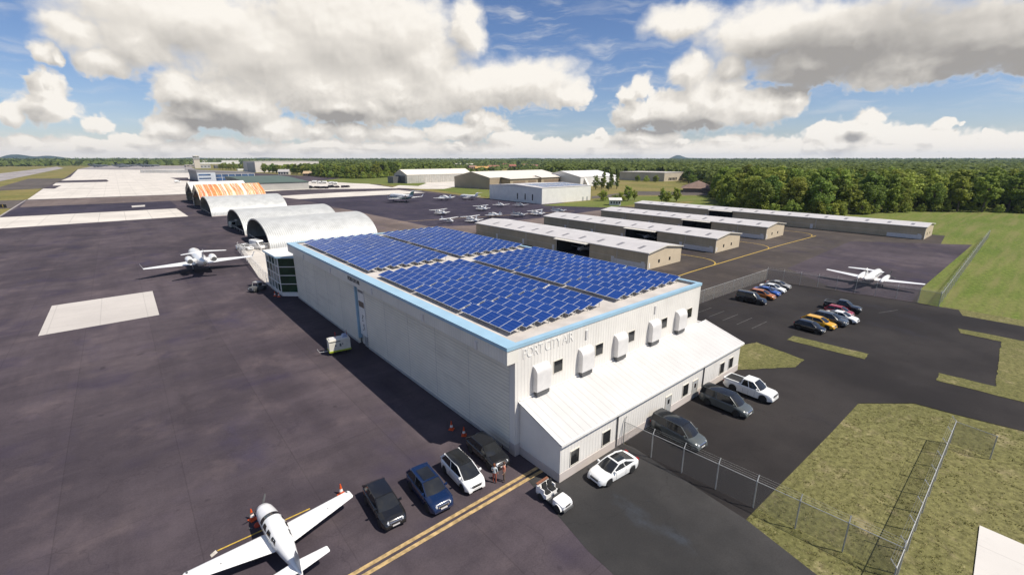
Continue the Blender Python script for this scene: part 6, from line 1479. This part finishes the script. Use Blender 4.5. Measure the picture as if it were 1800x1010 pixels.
DK = [((74.67, 8.76),14.79,2.45),
  ((82.22, 10.04),9.00,3.44),
  ((70.28, 7.14),5.95,1.58),
  ((8.74, 3.6),5.16,1.63),
  ((56.73, 3.62),5.90,1.35),
  ((7.02, 4.85),2.81,1.36),
  ((61.59, 3.34),3.53,0.96),
  ((20.83, 4.58),3.59,1.07),
  ((75.98, 2.23),1.25,0.63),
  ((78.46, 10.6),10.43,4.96),
  ((72.22, 9.98),9.37,3.45),
  ((84.39, 7.63),6.80,2.59)]
gp = bpy.data.node_groups.new('cloud_field', 'ShaderNodeTree')
gp.interface.new_socket('P', in_out='INPUT', socket_type='NodeSocketVector'); gp.interface.new_socket('F', in_out='OUTPUT', socket_type='NodeSocketFloat'); gp.interface.new_socket('S', in_out='OUTPUT', socket_type='NodeSocketFloat')
gi = gp.nodes.new('NodeGroupInput'); go = gp.nodes.new('NodeGroupOutput'); P0 = gi.outputs[0]
def wob(nt, p, s, amp, det): return vmth(nt, 'MULTIPLY_ADD', vmth(nt, 'SUBTRACT', noise(nt, p, s, det, .55, 1), (.5,.5,.5)), (amp*1.2, amp, 0), p)
p1 = wob(gp, P0, .22, 2.0, 2); p2 = wob(gp, p1, .8, 1.2, 5)
acc = None
for (cx, cy), rx, ry in BL:
    q = vmth(gp, 'MULTIPLY_ADD', p2, (1/rx, 1/ry, 0), (-cx/rx, -cy/ry, 0)); l = vmth(gp, 'LENGTH', q)
    if acc is None: acc = l
    else:
        n = gp.nodes.new('ShaderNodeMath'); n.operation = 'SMOOTH_MIN'; n.inputs[2].default_value = .25; gp.links.new(acc, n.inputs[0]); gp.links.new(l, n.inputs[1]); acc = n.outputs[0]
fld = mth(gp, 'SUBTRACT', 1.10, acc)
sp = gp.nodes.new('ShaderNodeSeparateXYZ'); gp.links.new(p1, sp.inputs[0])
hb = mth(gp, 'MULTIPLY_ADD', sp.outputs[1], -.52, 1.22)
fld = mth(gp, 'MAXIMUM', fld, hb)
gp.links.new(fld, go.inputs[1])
fb = noise(gp, vmth(gp, 'MULTIPLY', P0, (.6, 1.0, 1)), .60, 9, .60)
vo = gp.nodes.new('ShaderNodeTexVoronoi'); vo.feature = 'SMOOTH_F1'; vo.inputs['Scale'].default_value = .85; vo.inputs['Smoothness'].default_value = .6; gp.links.new(p2, vo.inputs['Vector'])
fld = mth(gp, 'ADD', fld, mth(gp, 'MULTIPLY_ADD', fb, .60, -.31)); fld = mth(gp, 'ADD', fld, mth(gp, 'MULTIPLY_ADD', vo.outputs['Distance'], -.22, .10))
v2 = gp.nodes.new('ShaderNodeTexVoronoi'); v2.feature = 'SMOOTH_F1'; v2.inputs['Scale'].default_value = 2.1; v2.inputs['Smoothness'].default_value = .5; gp.links.new(p2, v2.inputs['Vector'])
sp0 = gp.nodes.new('ShaderNodeSeparateXYZ'); gp.links.new(P0, sp0.inputs[0])
fld = mth(gp, 'ADD', fld, mth(gp, 'MULTIPLY', mth(gp, 'MULTIPLY_ADD', v2.outputs['Distance'], -.24, .10), ss(gp, sp0.outputs[1], 10.5, 6.5)))
gp.links.new(fld, go.inputs[0])
tc = nt.nodes.new('ShaderNodeTexCoord'); sx = nt.nodes.new('ShaderNodeSeparateXYZ'); nt.links.new(tc.outputs['Generated'], sx.inputs[0])
az = mth(nt, 'MULTIPLY', mth(nt, 'ARCTAN2', sx.outputs[0], sx.outputs[1]), 57.29578); elv = mth(nt, 'MULTIPLY', mth(nt, 'ARCSINE', sx.outputs[2]), 57.29578)
cb = nt.nodes.new('ShaderNodeCombineXYZ'); nt.links.new(az, cb.inputs[0]); nt.links.new(elv, cb.inputs[1]); PP = cb.outputs[0]
def F(p):
    g = nt.nodes.new('ShaderNodeGroup'); g.node_tree = gp; nt.links.new(p, g.inputs[0]); return g.outputs
f0, s0 = F(PP)[:2]; f1, s1 = F(vmth(nt, 'ADD', PP, (.35,.55,0)))[:2]; f2, s2 = F(vmth(nt, 'ADD', PP, (1.1,2.3,0)))[:2]
alpha = mth(nt, 'ADD', mth(nt, 'MULTIPLY', ss(nt, f0, -.02, .30), ss(nt, elv, 11., 6.)), mth(nt, 'MULTIPLY', ss(nt, f0, -.18, .50), ss(nt, elv, 6., 11.)))
lit = mth(nt, 'ADD', mth(nt, 'MULTIPLY', mth(nt, 'SUBTRACT', f0, f1), .48), mth(nt, 'MULTIPLY', mth(nt, 'SUBTRACT', s0, s2), .50))
lit = mth(nt, 'ADD', lit, mth(nt, 'MULTIPLY', ss(nt, f0, .0, .9), -.12)); lit = mth(nt, 'ADD', lit, .76)
acc = None
for (cx, cy), rx, ry in DK:
    l = vmth(nt, 'LENGTH', vmth(nt, 'MULTIPLY_ADD', wob(nt, PP, .3, 2., 3) if acc is None else PPW, (1/rx, 1/ry, 0), (-cx/rx, -cy/ry, 0)))
    if acc is None: PPW = l.node.inputs[0].links[0].from_node.inputs[0].links[0].from_socket; acc = l
    else: acc = mth(nt, 'MINIMUM', acc, l)
lit = mth(nt, 'SUBTRACT', lit, ss(nt, acc, 1.05, .25, 0, .62))
lo_ = noise(nt, vmth(nt, 'MULTIPLY', PP, (.10, 1.3, 1)), 1., 4); lit = mth(nt, 'SUBTRACT', lit, mth(nt, 'MULTIPLY', ss(nt, lo_, .5, .72, 0, .30), ss(nt, elv, 3.2, .6)))
lit = mth(nt, 'MAXIMUM', mth(nt, 'MINIMUM', lit, 1.), 0.)
cc = mixc(nt, lit, (.30,.285,.27), (.78,.735,.67)); cc = mixc(nt, ss(nt, lit, .75, 1., 0, .6), cc, (.80,.765,.71)); 
cc = mixc(nt, mth(nt, 'MULTIPLY', ss(nt, elv, 3., 0, 0, .6), 1.), cc, mixc(nt, lit, (.47,.44,.43), (.82,.745,.655)))
ci = noise(nt, vmth(nt, 'MULTIPLY', wob(nt, PP, .15, 3., 3), (.13, .8, 1)), 1., 7, .6); ci2 = noise(nt, PP, .08, 3)
cir = mth(nt, 'MULTIPLY', ss(nt, ci, .46, .78, 0, .75), ss(nt, ci2, .35, .65, .25, 1.)); 
a2 = mth(nt, 'MAXIMUM', alpha, mth(nt, 'MULTIPLY', cir, ss(nt, elv, 30., 18.)))
cc = mixc(nt, alpha, (.66,.65,.63), cc)
ov = noise(nt, tc.outputs['Generated'], 3.2, 6, .55); ova = mth(nt, 'MULTIPLY', ss(nt, ov, .50, .62), ss(nt, elv, 22., 30.)); cc = mixc(nt, ova, cc, (.36,.345,.32)); a2 = mth(nt, 'MAXIMUM', a2, ova)  # unseen overhead clouds, added to make the sky fill more neutral
nt.links.new(cc, bg2.inputs[0]); bg2.inputs[1].default_value = 1.0
nt.links.new(a2, mix.inputs[0]); nt.links.new(bg.outputs[0], mix.inputs[1]); nt.links.new(bg2.outputs[0], mix.inputs[2]); nt.links.new(mix.outputs[0], out.inputs[0])
w.cycles.sampling_method = 'MANUAL'; w.cycles.sample_map_resolution = 512
cd = bpy.data.cameras.new('camera'); co = bpy.data.objects.new('camera', cd); COL.objects.link(co); sc.camera = co
co.location = (0, 0, 25); cd.sensor_width = 36; cd.lens = 799/1800*36; cd.clip_start = .5; cd.clip_end = 60000
co.rotation_euler = (R(90-15.7273), 0, R(-40.2616))
sc.view_settings.view_transform = 'Standard'; sc.view_settings.look = 'None'; sc.view_settings.exposure = .32; sc.view_settings.gamma = 1
sc.cycles.max_bounces = 6; sc.cycles.diffuse_bounces = 3; sc.cycles.glossy_bounces = 3; sc.cycles.transparent_max_bounces = 16; sc.cycles.volume_bounces = 0
sc.cycles.use_denoising = True
